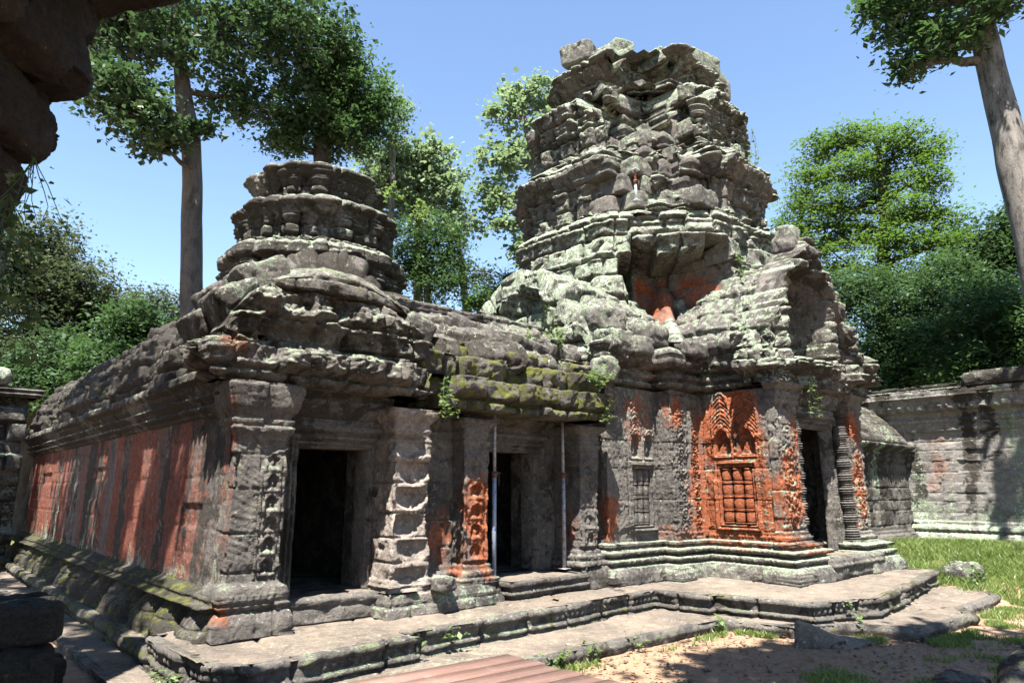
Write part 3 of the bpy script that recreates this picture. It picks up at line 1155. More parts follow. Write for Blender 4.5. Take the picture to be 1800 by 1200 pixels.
def slab(name, pts, z0, z1, hf, parent, res=0.03, top_m=None, top_noise=0.02, cap_seed=0, slab_len=(1.1, 0.9), **ak):
    """closed block: displaced sides and a paved top with joints"""
    m = ak.pop('m', None)
    sides = shell(name, pts, z0, z1, hf, parent, res=res, zres=min(res, 0.02), closed=True, D=0.12, m=m, **ak)
    p = np.array(pts, float)
    lo, hi = p.min(0), p.max(0)
    g = max(res, 0.04)
    u = np.arange(lo[0] - g, hi[0] + 2 * g, g)
    v = np.arange(lo[1] - g, hi[1] + 2 * g, g)
    Uu, Vv = np.meshgrid(u, v, indexing='ij')
    inside = np.zeros(Uu.shape, bool)
    n = len(p)
    for i in range(n):
        a, b = p[i], p[(i + 1) % n]
        cond = ((a[1] > Vv) != (b[1] > Vv))
        with np.errstate(divide='ignore', invalid='ignore'):
            xx = (b[0] - a[0]) * (Vv - a[1]) / (b[1] - a[1] + 1e-12) + a[0]
        inside ^= cond & (Uu < xx)
    c = Ctx()
    j, r1, r2, d = blocks(Uu, Vv, slab_len[0], slab_len[1], 60 + cap_seed, 0.022, 0.05, wv(np.stack([Uu, Vv, Uu * 0], -1)))
    P = wv(np.stack([Uu, Vv, Uu * 0 + z1 - 0.006], -1))
    P[..., 2] += (r1 - 0.5) * 0.03 - j * 0.035 + (fbm(P, 1.6, 3, 3) - 0.5) * 0.04 + (fbm(P, 7, 3, 5) - 0.5) * top_noise
    nn = normals(P)
    ak2 = dict(lich=0.02, moss=0.08, dark=0.1, up=0.1)
    ak2.update({k: ak[k] for k in ('lich', 'moss', 'dark') if k in ak and False})
    mask = attr_stone(P, nn, **ak2)
    F = gridF(len(u), len(v))
    ok = inside.ravel()
    F = F[ok[F].any(1)] if False else F[ok[F].all(1)]
    used = np.unique(F)
    re = np.full(Uu.size, -1)
    re[used] = np.arange(len(used))
    mk('paved_top', P.reshape(-1, 3)[used], re[F], top_m or M['paving'], parent, mask.reshape(-1, 4)[used])
    return sides


slab('door_sill', [(3.72, 8.74), (5.5, 8.72), (5.5, 9.6), (3.72, 9.6)], 0.45, 0.76, h_sill, gal, res=0.025, lich=0.05, dark=0.05, moss=0.1, slab_len=(3, 3), noise=(0.02, 0.01))


# ---- broken pilaster right of door 1
def h_broken(c):
    Z = c.Z
    h = pil_prof(Z, 0.62, 3.2, 0.07)
    j, r1, r2, d = blocks(c.S * 0 + 0.5, Z, 0.36, 5.0, 77, 0.016, 0.0)
    h = h - j * 0.03 + (r1 - 0.5) * 0.05
    front = (c.seg == 1)
    k = np.floor((Z - 0.7) / 0.36)
    zc = (Z - 0.7) / 0.36 - k
    x = c.sl - 0.3
    bowl = np.clip(1 - ((x - 0.05 * np.sin(k * 2.1)) / 0.26) ** 2 - ((zc - 0.75) / 0.62) ** 2, 0, 1)
    h = h - front * 0.16 * np.sqrt(bowl) * ((k >= 0) & (k < 6)) * (0.5 + 0.7 * hsh(k, 3))
    h = h + front * flames(c, 0.05, 8, 4) * (x > 0.02) * band(Z, 1.75, 2.6)
    return h - 0.03 * sst(0.52, 0.64, fbm(c.P, 2.6, 3, 12))


shell('pilaster', [(5.3, 9.2), (5.3, 8.5), (5.88, 8.5), (5.88, 9.1)], 0.6, 3.25, h_broken, gal, res=0.016, noise=(0.02, 0.012), fac=(0.03, 3.0), lich=0.0, dark=-0.1, up=0.2, m=M['fresh'],
      label='pilaster with its carved face broken away')


# ---- wall panel between the pilasters and foot mouldings
def base_prof(Z, z0, k=1.0):
    return prof(Z, [(z0, 0.22 * k), (z0 + 0.2, 0.20 * k), (z0 + 0.21, 0.12 * k), (z0 + 0.26, 0.17 * k), (z0 + 0.33, 0.18 * k), (z0 + 0.34, 0.08 * k), (z0 + 0.38, 0.06 * k), (z0 + 0.39, 0.12 * k), (z0 + 0.47, 0.13 * k), (z0 + 0.48, 0.05 * k), (z0 + 0.54, 0.04 * k), (z0 + 0.55, 0.0), (9, 0)])


def h_panel1(c):
    h = base_prof(c.Z, 0.45, 0.9) + beads(c.S, c.Z, 0.70, 0.09, 0.10, 0.04) + beads(c.S, c.Z, 0.84, 0.08, 0.09, 0.03)
    h = h + prof(c.Z, [(2.9, 0), (2.92, 0.06), (3.0, 0.07), (3.01, 0.03), (3.1, 0.1), (3.2, 0.13)])
    return h + masonry(c, 0.33, 0.42, 23, 0.035, 0.025, 0.012)


shell('wall', [(5.75, 8.92), (6.62, 8.92)], 0.45, 3.3, h_panel1, gal, res=0.02, noise=(0.015, 0.008),
      amask=mk_attr([(6.4, 8.9, 1.35, 0.45, 0.55, 0.6), (6.1, 8.9, 1.9, 0.25, 0.4, 0.3)], lich=0.12, dark=0.08))


def pilaster(parent, u0, u1, v, vb, z0, z1, redp, carve='scroll', seed=0, vl=None, **ak):
    w = u1 - u0

    def hf(c):
        Z = c.Z
        h = pil_prof(Z, z0, z1, 0.085) + masonry(c, 0.6, 3, 51 + seed, 0.015, 0.014)
        h = h + beads(c.S, Z, z0 + 0.11, 0.09, 0.085, 0.03) * 0.8 + beads(c.S, Z, z0 + 0.01, 0.08, 0.11, 0.025)
        f = (c.seg == 1)
        x = c.sl - w / 2
        zz = band(Z, z0 + 0.33, z1 - 0.45)
        if carve == 'scroll':
            car = scrolls(x, Z, w * 0.55, None, 0.042) + flames(c, 0.035, 17, seed)
        else:
            car = niche_stack(x, Z, w * 0.8, z0 + 0.36, 0.3, 8, 0.04) + flames(c, 0.04, 9, seed)
        car = car + 0.03 * (np.abs(np.abs(x) - w * 0.43) < 0.012)
        er = 1 - 0.8 * wear(c, 1.6, 0.56, 0.68, seed)
        return h + f * zz * (car * er - 0.015) - 0.05 * sst(0.6, 0.72, fbm(c.P, 2.2, 3, 30 + seed))
    k = dict(lich=0.14, dark=-0.05, up=0.35)
    k.update(ak)
    return shell('pilaster', [(u0, vl or vb), (u0, v), (u1, v), (u1, vb)], z0, z1, hf, parent, res=0.014, zres=0.016, noise=(0.012, 0.007), amask=mk_attr(redp, **k))


pilaster(gal, 6.62, 7.1, 8.62, 9.5, 0.72, 3.2, [(7.0, 8.6, 1.6, 0.36, 0.75, 0.85), (6.6, 8.7, 1.15, 0.3, 0.4, 0.5)], 'niche', 1)
pilaster(gal, 9.35, 9.78, 8.75, 9.7, 0.78, 3.25, [(9.4, 9.1, 1.5, 0.3, 0.5, 0.5), (9.6, 8.7, 1.6, 0.2, 0.5, 0.35)], 'niche', 2)
shell('wall', [(9.7, 9.15), (10.2, 9.15)], 0.5, 3.9, lambda c: base_prof(c.Z, 0.5, 0.8) + masonry(c, 0.5, 0.9, 24, 0.02, 0.02), gal, res=0.03, lich=0.1, dark=0.3)
# foot stones of the pilasters


def h_foot(c):
    return prof(c.Z, [(0.43, 0.05), (0.6, 0.04), (0.72, -0.02), (0.8, -0.08)]) + (fbm(c.P, 1.8, 3, 2) - 0.5) * 0.14 + masonry(c, 0.6, 0.8, 25, 0.03, 0.03)


shell('base_moulding', [(5.2, 9.3), (5.2, 8.36), (7.28, 8.45), (7.28, 9.3)], 0.43, 0.74, h_foot, gal, res=0.025, lich=0.35, moss=0.1, dark=0.1, D=0.5)
shell('base_moulding', [(9.2, 9.6), (9.2, 8.55), (10.2, 8.5)], 0.43, 0.8, h_foot, gal, res=0.025, lich=0.25, moss=0.2, dark=0.25, D=0.5)

doorway(gal, 7.82, 8.92, 9.45, 0.73, 2.78, 0.4, lint=0.75, lich=0.0, dark=0.2, up=0.1)
slab('door_sill', [(7.35, 8.35), (9.25, 8.5), (9.25, 9.7), (7.35, 9.7)], 0.45, 0.72, lambda c: prof(c.Z, [(0.45, -0.03), (0.5, 0.0), (0.55, 0.03), (0.6, -0.02), (0.66, 0.04), (0.72, 0.03)]) + beads(c.S, c.Z, 0.52, 0.06, 0.09, 0.03) + masonry(c, 0.6, 1.5, 8, 0.02, 0.02), gal, res=0.025, lich=0.05, dark=0.15, moss=0.25, slab_len=(3, 2))
shell('lintel_panel', [(7.0, 9.3), (9.9, 9.3)], 3.2, 3.75, lambda c: prof(c.Z, [(3.2, 0.0), (3.3, 0.1), (3.5, 0.14)]) + masonry(c, 0.3, 1.1, 5, 0.02, 0.02), gal, res=0.03, lich=0.0, dark=0.35)


# ---- pediment over door 1: four courses of broken relief
def ped_top(s):
    u = 2.78 + s
    return np.interp(u, [2.78, 2.9, 3.1, 3.35, 3.7, 4.1, 4.5, 4.9, 5.3, 5.6, 5.85], [4.35, 4.62, 4.9, 5.06, 5.2, 5.26, 5.22, 5.08, 4.9, 4.72, 4.5]) - 0.35


def h_ped(c):
    Z = c.Z
    u = c.S - 1.6
    h, r1, r2 = ashlar(c, c.S, Z, 0.36, 0.55, 91, 0.07, 0.12, 0.026, 0.25, 0.08, 0.14, 0.06)
    h = h + prof(Z, [(3.4, -0.18), (3.48, 0.02), (3.62, 0.14), (3.85, 0.16), (3.86, 0.0), (4.2, -0.04), (4.21, 0.06), (4.5, 0.0), (4.51, -0.06), (5.3, -0.2)])
    # broken lumps of carving: naga hoods at both ends, a crouching block in the middle, hollows between
    q = ridge(c.P * np.array([1, 1, 0.8]), 2.2, 3, 5)
    h = h + 0.08 * (q - 0.6) + 0.08 * (sst(0.5, 0.56, fbm(c.P, 2.8, 2, 19)) - 0.5) + flames(c, 0.05, 7, 3)
    for (a, zc, rx, rz, amp) in ((-1.32, 4.0, 0.28, 0.45, 0.2), (-1.0, 4.35, 0.16, 0.3, 0.16), (-0.62, 4.1, 0.22, 0.22, 0.22), (-0.42, 4.55, 0.26, 0.16, 0.2), (0.25, 4.75, 0.14, 0.25, 0.18),
                                 (0.35, 4.32, 0.3, 0.12, 0.2), (0.95, 4.5, 0.16, 0.3, 0.18), (1.25, 4.25, 0.22, 0.3, 0.2), (0.1, 3.72, 0.4, 0.12, 0.1), (0.8, 3.75, 0.4, 0.14, 0.12)):
        dd = ((u - a) / rx) ** 2 + ((Z - zc) / rz) ** 2
        h = h + amp * 0.55 * np.clip(1 - dd, 0, 1) ** 0.3
        h = h + 0.02 * np.sin(40 * np.sqrt(dd) * rx) * (dd < 1)
    for (a, zc, rx, rz, amp) in ((-0.85, 4.55, 0.2, 0.13, 0.14), (0.02, 4.45, 0.22, 0.16, 0.14), (0.62, 4.55, 0.14, 0.2, 0.14), (0.0, 4.08, 0.5, 0.1, 0.1), (0.75, 4.05, 0.22, 0.11, 0.14), (-1.15, 3.55, 0.1, 0.1, 0.1)):
        dd = ((u - a) / rx) ** 2 + ((Z - zc) / rz) ** 2
        h = h - amp * np.clip(1 - dd, 0, 1) ** 0.5
    return h


shell('pediment', [(2.78, 9.1), (2.78, 8.42), (5.82, 8.42), (5.82, 9.2)], 3.42, 5.0, h_ped, gal, res=0.018, D=0.55, noise=(0.02, 0.02), fac=(0.06, 4.0),
      ztop=lambda s: np.where(s < 0.68, 4.0, np.where(s > 3.72, 4.15, ped_top(s - 0.68))),
      amask=mk_attr([(2.85, 8.4, 3.85, 0.4, 0.25, 0.6), (3.3, 8.4, 4.1, 0.3, 0.12, 0.45)], lich=0.2, dark=0.2, up=0.55))


# smooth cap stones on top of the pediment
def h_cap(c):
    return (fbm(c.P, 1.2, 3, 3) - 0.5) * 0.2 - 0.05 * (blocks(c.S, c.T, 0.5, 1.2, 3, 0.02)[0])


roof_sheet('gable_cap', (3.3, 8.75), (5.75, 8.75), [(0.40, 4.70), (0.42, 4.9), (0.2, 5.1), (-0.2, 5.22), (-0.9, 5.25)],
           lambda c: h_cap(c) - 0.5 * ((c.S - 1.05) / 1.3) ** 2, gal, 110, 60, lich=0.3, moss=0.3, dark=0.35, D=0.5, noise=(0.03, 0.015))

for i, (u, v, z, sx, sy, sz) in enumerate(((3.05, 8.95, 4.45, 0.6, 0.8, 0.5), (3.35, 8.95, 4.85, 0.7, 0.7, 0.45), (2.95, 9.6, 4.3, 0.5, 0.9, 0.4), (3.2, 9.5, 4.7, 0.7, 0.9, 0.45), (5.75, 8.9, 4.45, 0.5, 0.6, 0.5))):
    rock('roof_block', W(u, v, z), (sx, sy, sz), gal, seed=i + 60, n=22, power=9, rough=0.09, tilt=(0.0, -0.5 if u < 4 else 0.4), lich=0.3, dark=0.3)

# ---- roof over door 2: stepped courses of mossy blocks, then a vault with ridge stones
for i, (v, z0, z1, u0, u1, hang) in enumerate(((8.38, 3.32, 3.80, 5.75, 9.7, 0.05), (8.62, 3.78, 4.18, 5.85, 9.8, 0.03), (8.95, 4.14, 4.5, 5.9, 9.9, 0.0))):
    def h_rc(c, i=i, z0=z0, z1=z1, hang=hang):
        h, r1, r2 = ashlar(c, c.S, c.Z, z1 - z0 + 0.05, 0.55, 95 + i, 0.12, 0.14, 0.028, 0.5, 0.16, 0.25, 0.1)
        t = (c.Z - z0) / (z1 - z0)
        return h + 0.04 * np.sin(np.pi * t) + hang * t + (fbm(c.P, 2.2, 3, 7) - 0.5) * 0.14 + 0.06 * (ridge(c.P, 3, 2, 3) - 0.6)
    shell('roof_course', [(u0, v + 0.6), (u0, v), (u1, v), (u1, v + 0.6)], z0, z1, h_rc, gal, res=0.022, D=0.6, noise=(0.03, 0.02), fac=(0.07, 3.0), lich=0.2, moss=0.62, dark=0.22, up=0.35)


def h_r2(c):
    h = ashlar(c, c.S, c.T, 0.5, 0.9, 33, 0.08, 0.12, 0.028, 0.25, 0.05)[0]
    return h + (fbm(c.P, 1.3, 3, 5) - 0.5) * 0.12 + 0.06 * np.abs(np.sin(np.pi * c.S / 0.3)) * (c.T < 0.5)


roof_sheet('vault_roof', (5.6, 10.2), (10.4, 10.2), [(1.45, 4.1), (1.3, 4.45), (0.95, 4.8), (0.5, 5.1), (0.0, 5.3), (-0.6, 5.2), (-1.4, 4.4), (-1.6, 3.6)], h_r2, gal, 200, 110, lich=0.2, moss=0.2, dark=0.45, up=0.2, noise=(0.04, 0.02), fac=(0.07, 1.8))
for i in range(5):
    def h_rs(c, i=i):
        return 0.08 * np.sin(np.pi * (c.Z - 5.2) / 0.26) + 0.03 * np.sin(c.Z * 60) + (fbm(c.P, 3, 2, i) - 0.5) * 0.06
    a = 5.75 + i * 0.78
    shell('ridge_stone', [(a, 10.12), (a + 0.72, 10.12), (a + 0.72, 10.36), (a, 10.36)], 5.2 - 0.03 * (i % 2), 5.46 - 0.04 * (i % 3), h_rs, gal, res=0.04, closed=True, D=0.12, lich=0.3, dark=0.4)

# ================================================================== MAIN TOWER
TU, TV = 14.9, 11.4
tow = thing('sanctuary_tower', 'tall ruined stone tower covered in pale lichen, its corner collapsed into blocks', 'temple tower', W(TU, TV, 0))


def redent(H, cu, cv, rot=0.0):
    q = [(1.0, -0.4), (1.0, 0.4), (0.86, 0.4), (0.86, 0.62), (0.74, 0.62), (0.74, 0.74), (0.62, 0.74), (0.62, 0.86), (0.4, 0.86)]
    pts = []
    for k in range(4):
        a = k * math.pi / 2
        c, s = round(math.cos(a)), round(math.sin(a))
        for (x, y) in q[1:]:
            pts.append((x * c - y * s, x * s + y * c))
        # the next quarter begins at (0.4,1) rotated, which is q[0] of that quarter
        x, y = 1.0, -0.4
        a2 = (k + 1) * math.pi / 2
        c, s = round(math.cos(a2)), round(math.sin(a2))
        pts.append((x * c - y * s, x * s + y * c))
    cr, sr = math.cos(rot), math.sin(rot)
    return [(cu + H * (x * cr - y * sr), cv + H * (x * sr + y * cr)) for x, y in pts]


def tier(parent, name, cu, cv, H, z0, z1, profile, seed, hole=None, beadrows=(), res=0.035, block=(0.46, 0.62), rough=1.0, piers=0.0, rot=0.0, amask=None, D=0.8, cap=True, chamfer=False, **ak):
    pts = redent(H, cu, cv, rot)
    if chamfer:
        q = 0.42
        pts = [(cu + H * x, cv + H * y) for x, y in ((1, -q), (1, q), (q, 1), (-q, 1), (-1, q), (-1, -q), (-q, -1), (q, -1))]

    def hf(c):
        Z = c.Z + (fbm(c.P, 0.6, 2, seed + 7) - 0.5) * 0.08
        h0, r1, r2 = ashlar(c, c.S, Z, block[0], block[1], seed, 0.05 * rough, 0.12, 0.024, 0.16, 0.07, 0.22 * rough, 0.06)
        h = prof(Z, profile) + h0
        for (zb, hh, pitch, amp) in beadrows:
            er = sst(0.35, 0.5, fbm(c.P, 1.1, 2, seed + 2))
            h = h + beads(c.S + 0.02 * Z, Z, zb, hh, pitch, amp) * er
        if piers:
            x = np.abs(((c.S / 0.78) % 1.0) - 0.5)
            h = h + piers * sst(0.22, 0.25, x) * band(Z, z0 + 0.2, z0 + (z1 - z0) * 0.58, 0.015)
        h = h + (fbm(c.P, 0.6, 2, seed) - 0.5) * 0.3 * rough + (fbm(c.P, 2.3, 3, seed + 4) - 0.5) * 0.06 * rough
        h = h - 0.2 * rough * sst(0.60, 0.64, fbm(c.P, 1.5, 3, seed + 1))
        if hole:
            h = hole(c, h, r1, r2)
        return h
    o = shell(name, pts, z0, z1, hf, parent, res=res, closed=True, D=D, noise=(0.02, 0.02), fac=(0.05 * rough, 3.4), soft=0.10, amask=amask, **ak)
    if cap:
        P = np.array([(x, y, z1 - 0.05) for x, y in [(cu + (a - cu) * 0.92, cv + (b - cv) * 0.92) for a, b in pts]])
        V = wv(np.concatenate([P, [[cu, cv, z1 + 0.0]]]))
        n = len(P)
        F = [(i, (i + 1) % n, n, n) for i in range(n)]
        F = [(i, (i + 1) % n, (i + 2) % n, n) for i in range(0, n, 2)]
        mk('tier_top', V, F, M['stone'], parent, np.tile([0, 0.4, 0.1, 0.3], (n + 1, 1)), smooth_shade=False)
    return o


def ang(c, cu=TU, cv=TV):
    return np.arctan2(c.V - cv, c.U - cu)


CORNER = math.atan2(-1, -1)          # the (-u,-v) corner looks at the camera


def corner_hole(w0, w1, zA, zB, depth, seed, off=0.0):
    """the collapsed corner: whole blocks gone, in steps"""
    def f(c, h, r1, r2):
        a = (ang(c) - CORNER - off + math.pi) % (2 * math.pi) - math.pi
        k = np.clip((c.Z - zA) / (zB - zA), 0, 1)
        w = w0 + (w1 - w0) * k
        q = np.abs(a) / w + (r1 - 0.5) * 0.8
        m = (1 - sst(0.75, 0.95, q)) * sst(zA - 0.1, zA + 0.3, c.Z)
        return h - m * depth * (0.35 + 0.65 * k) * (0.75 + 0.5 * r2)
    return f


def a_tower(red=(), lich=0.36, dark=0.22, moss=0.02, up=0.4, rbase=0.04):
    def f(P, N):
        m = attr_stone(P, N, 0, lich, moss, dark, up)
        m[..., 0] = np.clip(red_near(P, red, 0) * 1.3 + (rbase + (fbm(P, 0.9, 3, 40) - 0.5) * 0.9) * (1 - sst(-0.1, 0.5, N[..., 2])), 0, 1)
        hol = np.clip(red_near(P, red, 0), 0, 1)
        m[..., 1] *= 1 - 0.8 * hol
        m[..., 3] *= 1 - 0.6 * hol
        return m
    return f


def EAVE(z0, z1, b=0.0, k=1.0):
    H = z1 - z0
    q = [(0, 0.16), (0.08, 0.15), (0.082, 0.05), (0.12, 0.04), (0.122, -0.05), (0.46, -0.05), (0.462, 0.02), (0.51, 0.04), (0.512, -0.01), (0.55, 0.02), (0.60, 0.14), (0.66, 0.24), (0.70, 0.28), (0.702, 0.33), (0.84, 0.36), (0.86, 0.30), (0.93, 0.12), (1.0, -0.12)]
    return [(z0 + t * H, o * k + b) for t, o in q]


def a_hollow(P, N):
    m = attr_stone(P, N, 0, 0.56, 0.02, 0.12, 0.6)
    u = P[..., 0] * BX[0] + P[..., 1] * BX[1] - TU
    v = P[..., 0] * AX[0] + P[..., 1] * AX[1] - TV
    a = (np.arctan2(v, u) - CORNER - 0.10 + math.pi) % (2 * math.pi) - math.pi
    hol = (1 - sst(3.15, 3.5, np.hypot(u, v))) * (1 - sst(1.0, 1.4, np.abs(a * 3.4))) * sst(4.7, 5.0, P[..., 2]) * (1 - sst(6.9, 7.5, P[..., 2]))
    m[..., 0] = np.clip(hol * (0.5 + 1.4 * (fbm(P, 1.6, 3, 50) - 0.4)), 0, 1)
    m[..., 1] *= 1 - 0.85 * hol
    m[..., 3] *= 1 - 0.8 * hol
    return m


# lower stage with the hollow under its broken hood
def hollow(c, h, r1, r2):
    # hollow centre on the near corner, a touch to the right
    a = (ang(c) - CORNER - 0.10 + math.pi) % (2 * math.pi) - math.pi
    x = a * 3.4
    zt = 7.62 + 0.12 * np.sin(x * 3) + 0.2 * (r1 - 0.5)
    wz = 1.3 * np.clip(1 - ((c.Z - 6.9) / 1.85) ** 2, 0, 1) ** 0.5
    m = (1 - sst(0.86, 1.0, np.abs(x) / (wz + 1e-3) + (r1 - 0.5) * 0.25)) * (c.Z > 5.1)
    m = m * (1 - sst(zt - 0.3, zt, c.Z + 0.35 * (r2 - 0.5))) 
    dep = 1.75 * sst(4.8, 6.7, c.Z)
    ribs = 0.3 * sst(0.3, 0.6, vn(c.P * np.array([1, 1, 0.3]), 2.6, 3)) + 0.55 * np.exp(-((x + 0.2) / 0.26) ** 2) * (1 - sst(6.6, 7.1, c.Z)) + 0.35 * np.exp(-((x - 0.75) / 0.16) ** 2) * (1 - sst(6.3, 6.6, c.Z)) + 0.3 * np.exp(-((x + 0.95) / 0.2) ** 2)
    hood = 0.2 * np.exp(-((c.Z - 7.9) / 0.24) ** 2) * (1 - sst(0.95, 1.15, np.abs(x - 0.05) + (r1 - 0.5) * 0.3)) * (0.7 + 0.6 * r2)
    return h * (1 - 0.5 * m) - m * (dep - ribs) + hood


tier(tow, 'lower_stage', TU, TV, 3.28, 4.55, 8.45,
     [(4.55, 0.75), (4.85, 0.74), (4.86, 0.66), (5.4, 0.58), (6.2, 0.45), (6.9, 0.3), (7.2, 0.24), (7.21, 0.28), (7.4, 0.26), (7.41, 0.17), (7.9, 0.1), (8.1, 0.1), (8.11, 0.16), (8.3, 0.14), (8.45, 0.0)], 101, hollow,
     beadrows=((8.11, 0.16, 0.3, 0.04),), res=0.024, rough=0.55, chamfer=True,
     amask=a_hollow)
tier(tow, 'tier', TU, TV, 3.05, 8.35, 10.35, EAVE(8.35, 10.35), 111, corner_hole(0.2, 0.42, 9.3, 10.3, 0.6, 1), beadrows=((9.75, 0.28, 0.3, 0.1), (9.5, 0.1, 0.14, 0.04)), res=0.024, piers=0.14, amask=a_tower((), 0.48, 0.22, 0.02, 0.7, 0.1))
tier(tow, 'tier', TU, TV, 2.68, 10.2, 12.3, EAVE(10.2, 12.3), 121, corner_hole(0.35, 0.5, 10.6, 12.1, 1.3, 2, -0.06), beadrows=((11.85, 0.2, 0.3, 0.08), (11.45, 0.1, 0.14, 0.04)), res=0.024, piers=0.14, amask=a_tower((), 0.48, 0.22, 0.02, 0.7, 0.1))
tier(tow, 'tier', TU, TV, 2.02, 12.1, 13.65, EAVE(12.1, 13.65, 0.0), 131, corner_hole(0.5, 0.42, 12.2, 13.6, 1.5, 3, -0.06), beadrows=((13.3, 0.15, 0.3, 0.07),), res=0.03, piers=0.08, rough=1.1, amask=a_tower((), 0.5, 0.2, 0.02, 0.7, 0.08))

# loose crowning blocks and the stair of fallen blocks in the collapsed corner
r = np.random.default_rng(5)


def tp(px_u, px_v, z):
    return np.array(W(px_u, px_v, z))


for i, (u, v, z, sx, sy, sz, rz) in enumerate((
        (13.15, 11.9, 14.15, 1.0, 0.9, 0.6, 0.5), (13.4, 11.3, 13.7, 1.0, 1.1, 0.6, 0.1), (13.8, 11.05, 14.2, 0.6, 0.6, 0.55, -0.5), (13.8, 11.1, 13.65, 1.0, 0.9, 0.6, 0.2), (14.6, 10.4, 13.7, 1.0, 0.9, 0.7, 0.1),
        (15.6, 9.95, 13.9, 1.5, 1.0, 0.7, -0.15), (16.6, 10.1, 13.8, 1.2, 1.0, 0.75, 0.1), (16.1, 10.3, 14.25, 0.9, 0.5, 0.3, 0.6), (14.9, 11.9, 13.75, 1.8, 1.5, 0.7, 0))):
    rock('stone_block', W(u + 0.08, v + 0.08, z), (sx, sy, sz), tow, seed=i + 3, n=26, power=14, rough=0.08, rot=rz * 0.7, tilt=(r.normal() * 0.06, r.normal() * 0.06), lich=0.5, dark=0.05, red=0.0, up=0.4)
k = 0
for row, z in enumerate(np.arange(8.75, 13.4, 0.44)):
    rad = np.interp(z, [8.7, 9.6, 10.4, 11.2, 12.2, 13.4], [3.3, 3.05, 2.75, 2.2, 1.6, 1.25])
    for t in np.arange(-1.0, 1.01, 0.66):
        k += 1
        if r.random() < 0.14:
            continue
        t2 = t + r.normal() * 0.08 + 0.3 * (row % 2) - 0.15
        rr0 = rad - 0.32 + r.normal() * 0.14 - 0.12 * abs(t2)
        u = TU + 0.12 - rr0 * 0.7071 + t2 * 0.7071
        v = TV + 0.12 - rr0 * 0.7071 - t2 * 0.7071
        rock('stone_block', W(u, v, z), (0.85 + 0.3 * r.random(), 0.85 + 0.3 * r.random(), 0.42 + 0.06 * r.random()), tow, seed=k + 120, n=20, power=14, rough=0.09, rot=r.normal() * 0.05, tilt=(r.normal() * 0.03, r.normal() * 0.03),
             course=(0.14 if r.random() < 0.3 else 0), lich=0.55 if r.random() < 0.75 else 0.15, dark=0.05, red=0.15 * (r.random() < 0.3), up=0.4)


# ---- south face of the tower at ground level: window panels, redented pilaster, porch
WALL = [(10.15, 9.7), (10.15, 8.8), (11.72, 8.8), (11.72, 8.45), (12.78, 8.45), (12.78, 6.85)]


def rect_mould(x, z, w, h):
    """nested picture-frame mouldings around an opening of w x h (distance outside)"""
    d = np.maximum(np.abs(x) - w / 2, np.abs(z) - h / 2)
    m = prof(d, [(-1, -0.14), (-0.004, -0.14), (0.0, 0.02), (0.035, 0.025), (0.04, 0.0), (0.06, 0.005), (0.065, 0.05), (0.105, 0.055), (0.11, 0.025), (0.135, 0.03), (0.14, 0.0), (9, 0.0)])
    return m


def devata_arch(x, z, w, hgt):
    """tall leaf-shaped foliate panel of concentric arcs, standing on z=0"""
    half = w / 2 * np.clip(np.interp(z, [-0.05, 0, hgt * 0.25, hgt * 0.6, hgt * 0.85, hgt], [0.0, 0.85, 1.0, 0.9, 0.6, 0.05]), 0, 1)
    inside = (np.abs(x) < half) & (z > 0) & (z < hgt)
    arc = np.sqrt(x ** 2 + (z * 0.75 - 0.0) ** 2)
    arc2 = z + 1.3 * np.abs(x) ** 1.5 / (w ** 0.5)
    g = 0.5 + 0.5 * np.sin(arc2 * 2 * np.pi / 0.085)
    g = g * (0.6 + 0.4 * np.abs(np.sin(np.arctan2(z + 0.1, x) * 14)))
    e = np.exp(-((np.abs(x) - half) / 0.02) ** 2)
    stem = np.exp(-(x / 0.014) ** 2)
    return np.where(inside, 0.02 + 0.03 * g + 0.02 * stem, 0) + 0.025 * e * (z > 0) * (z < hgt)


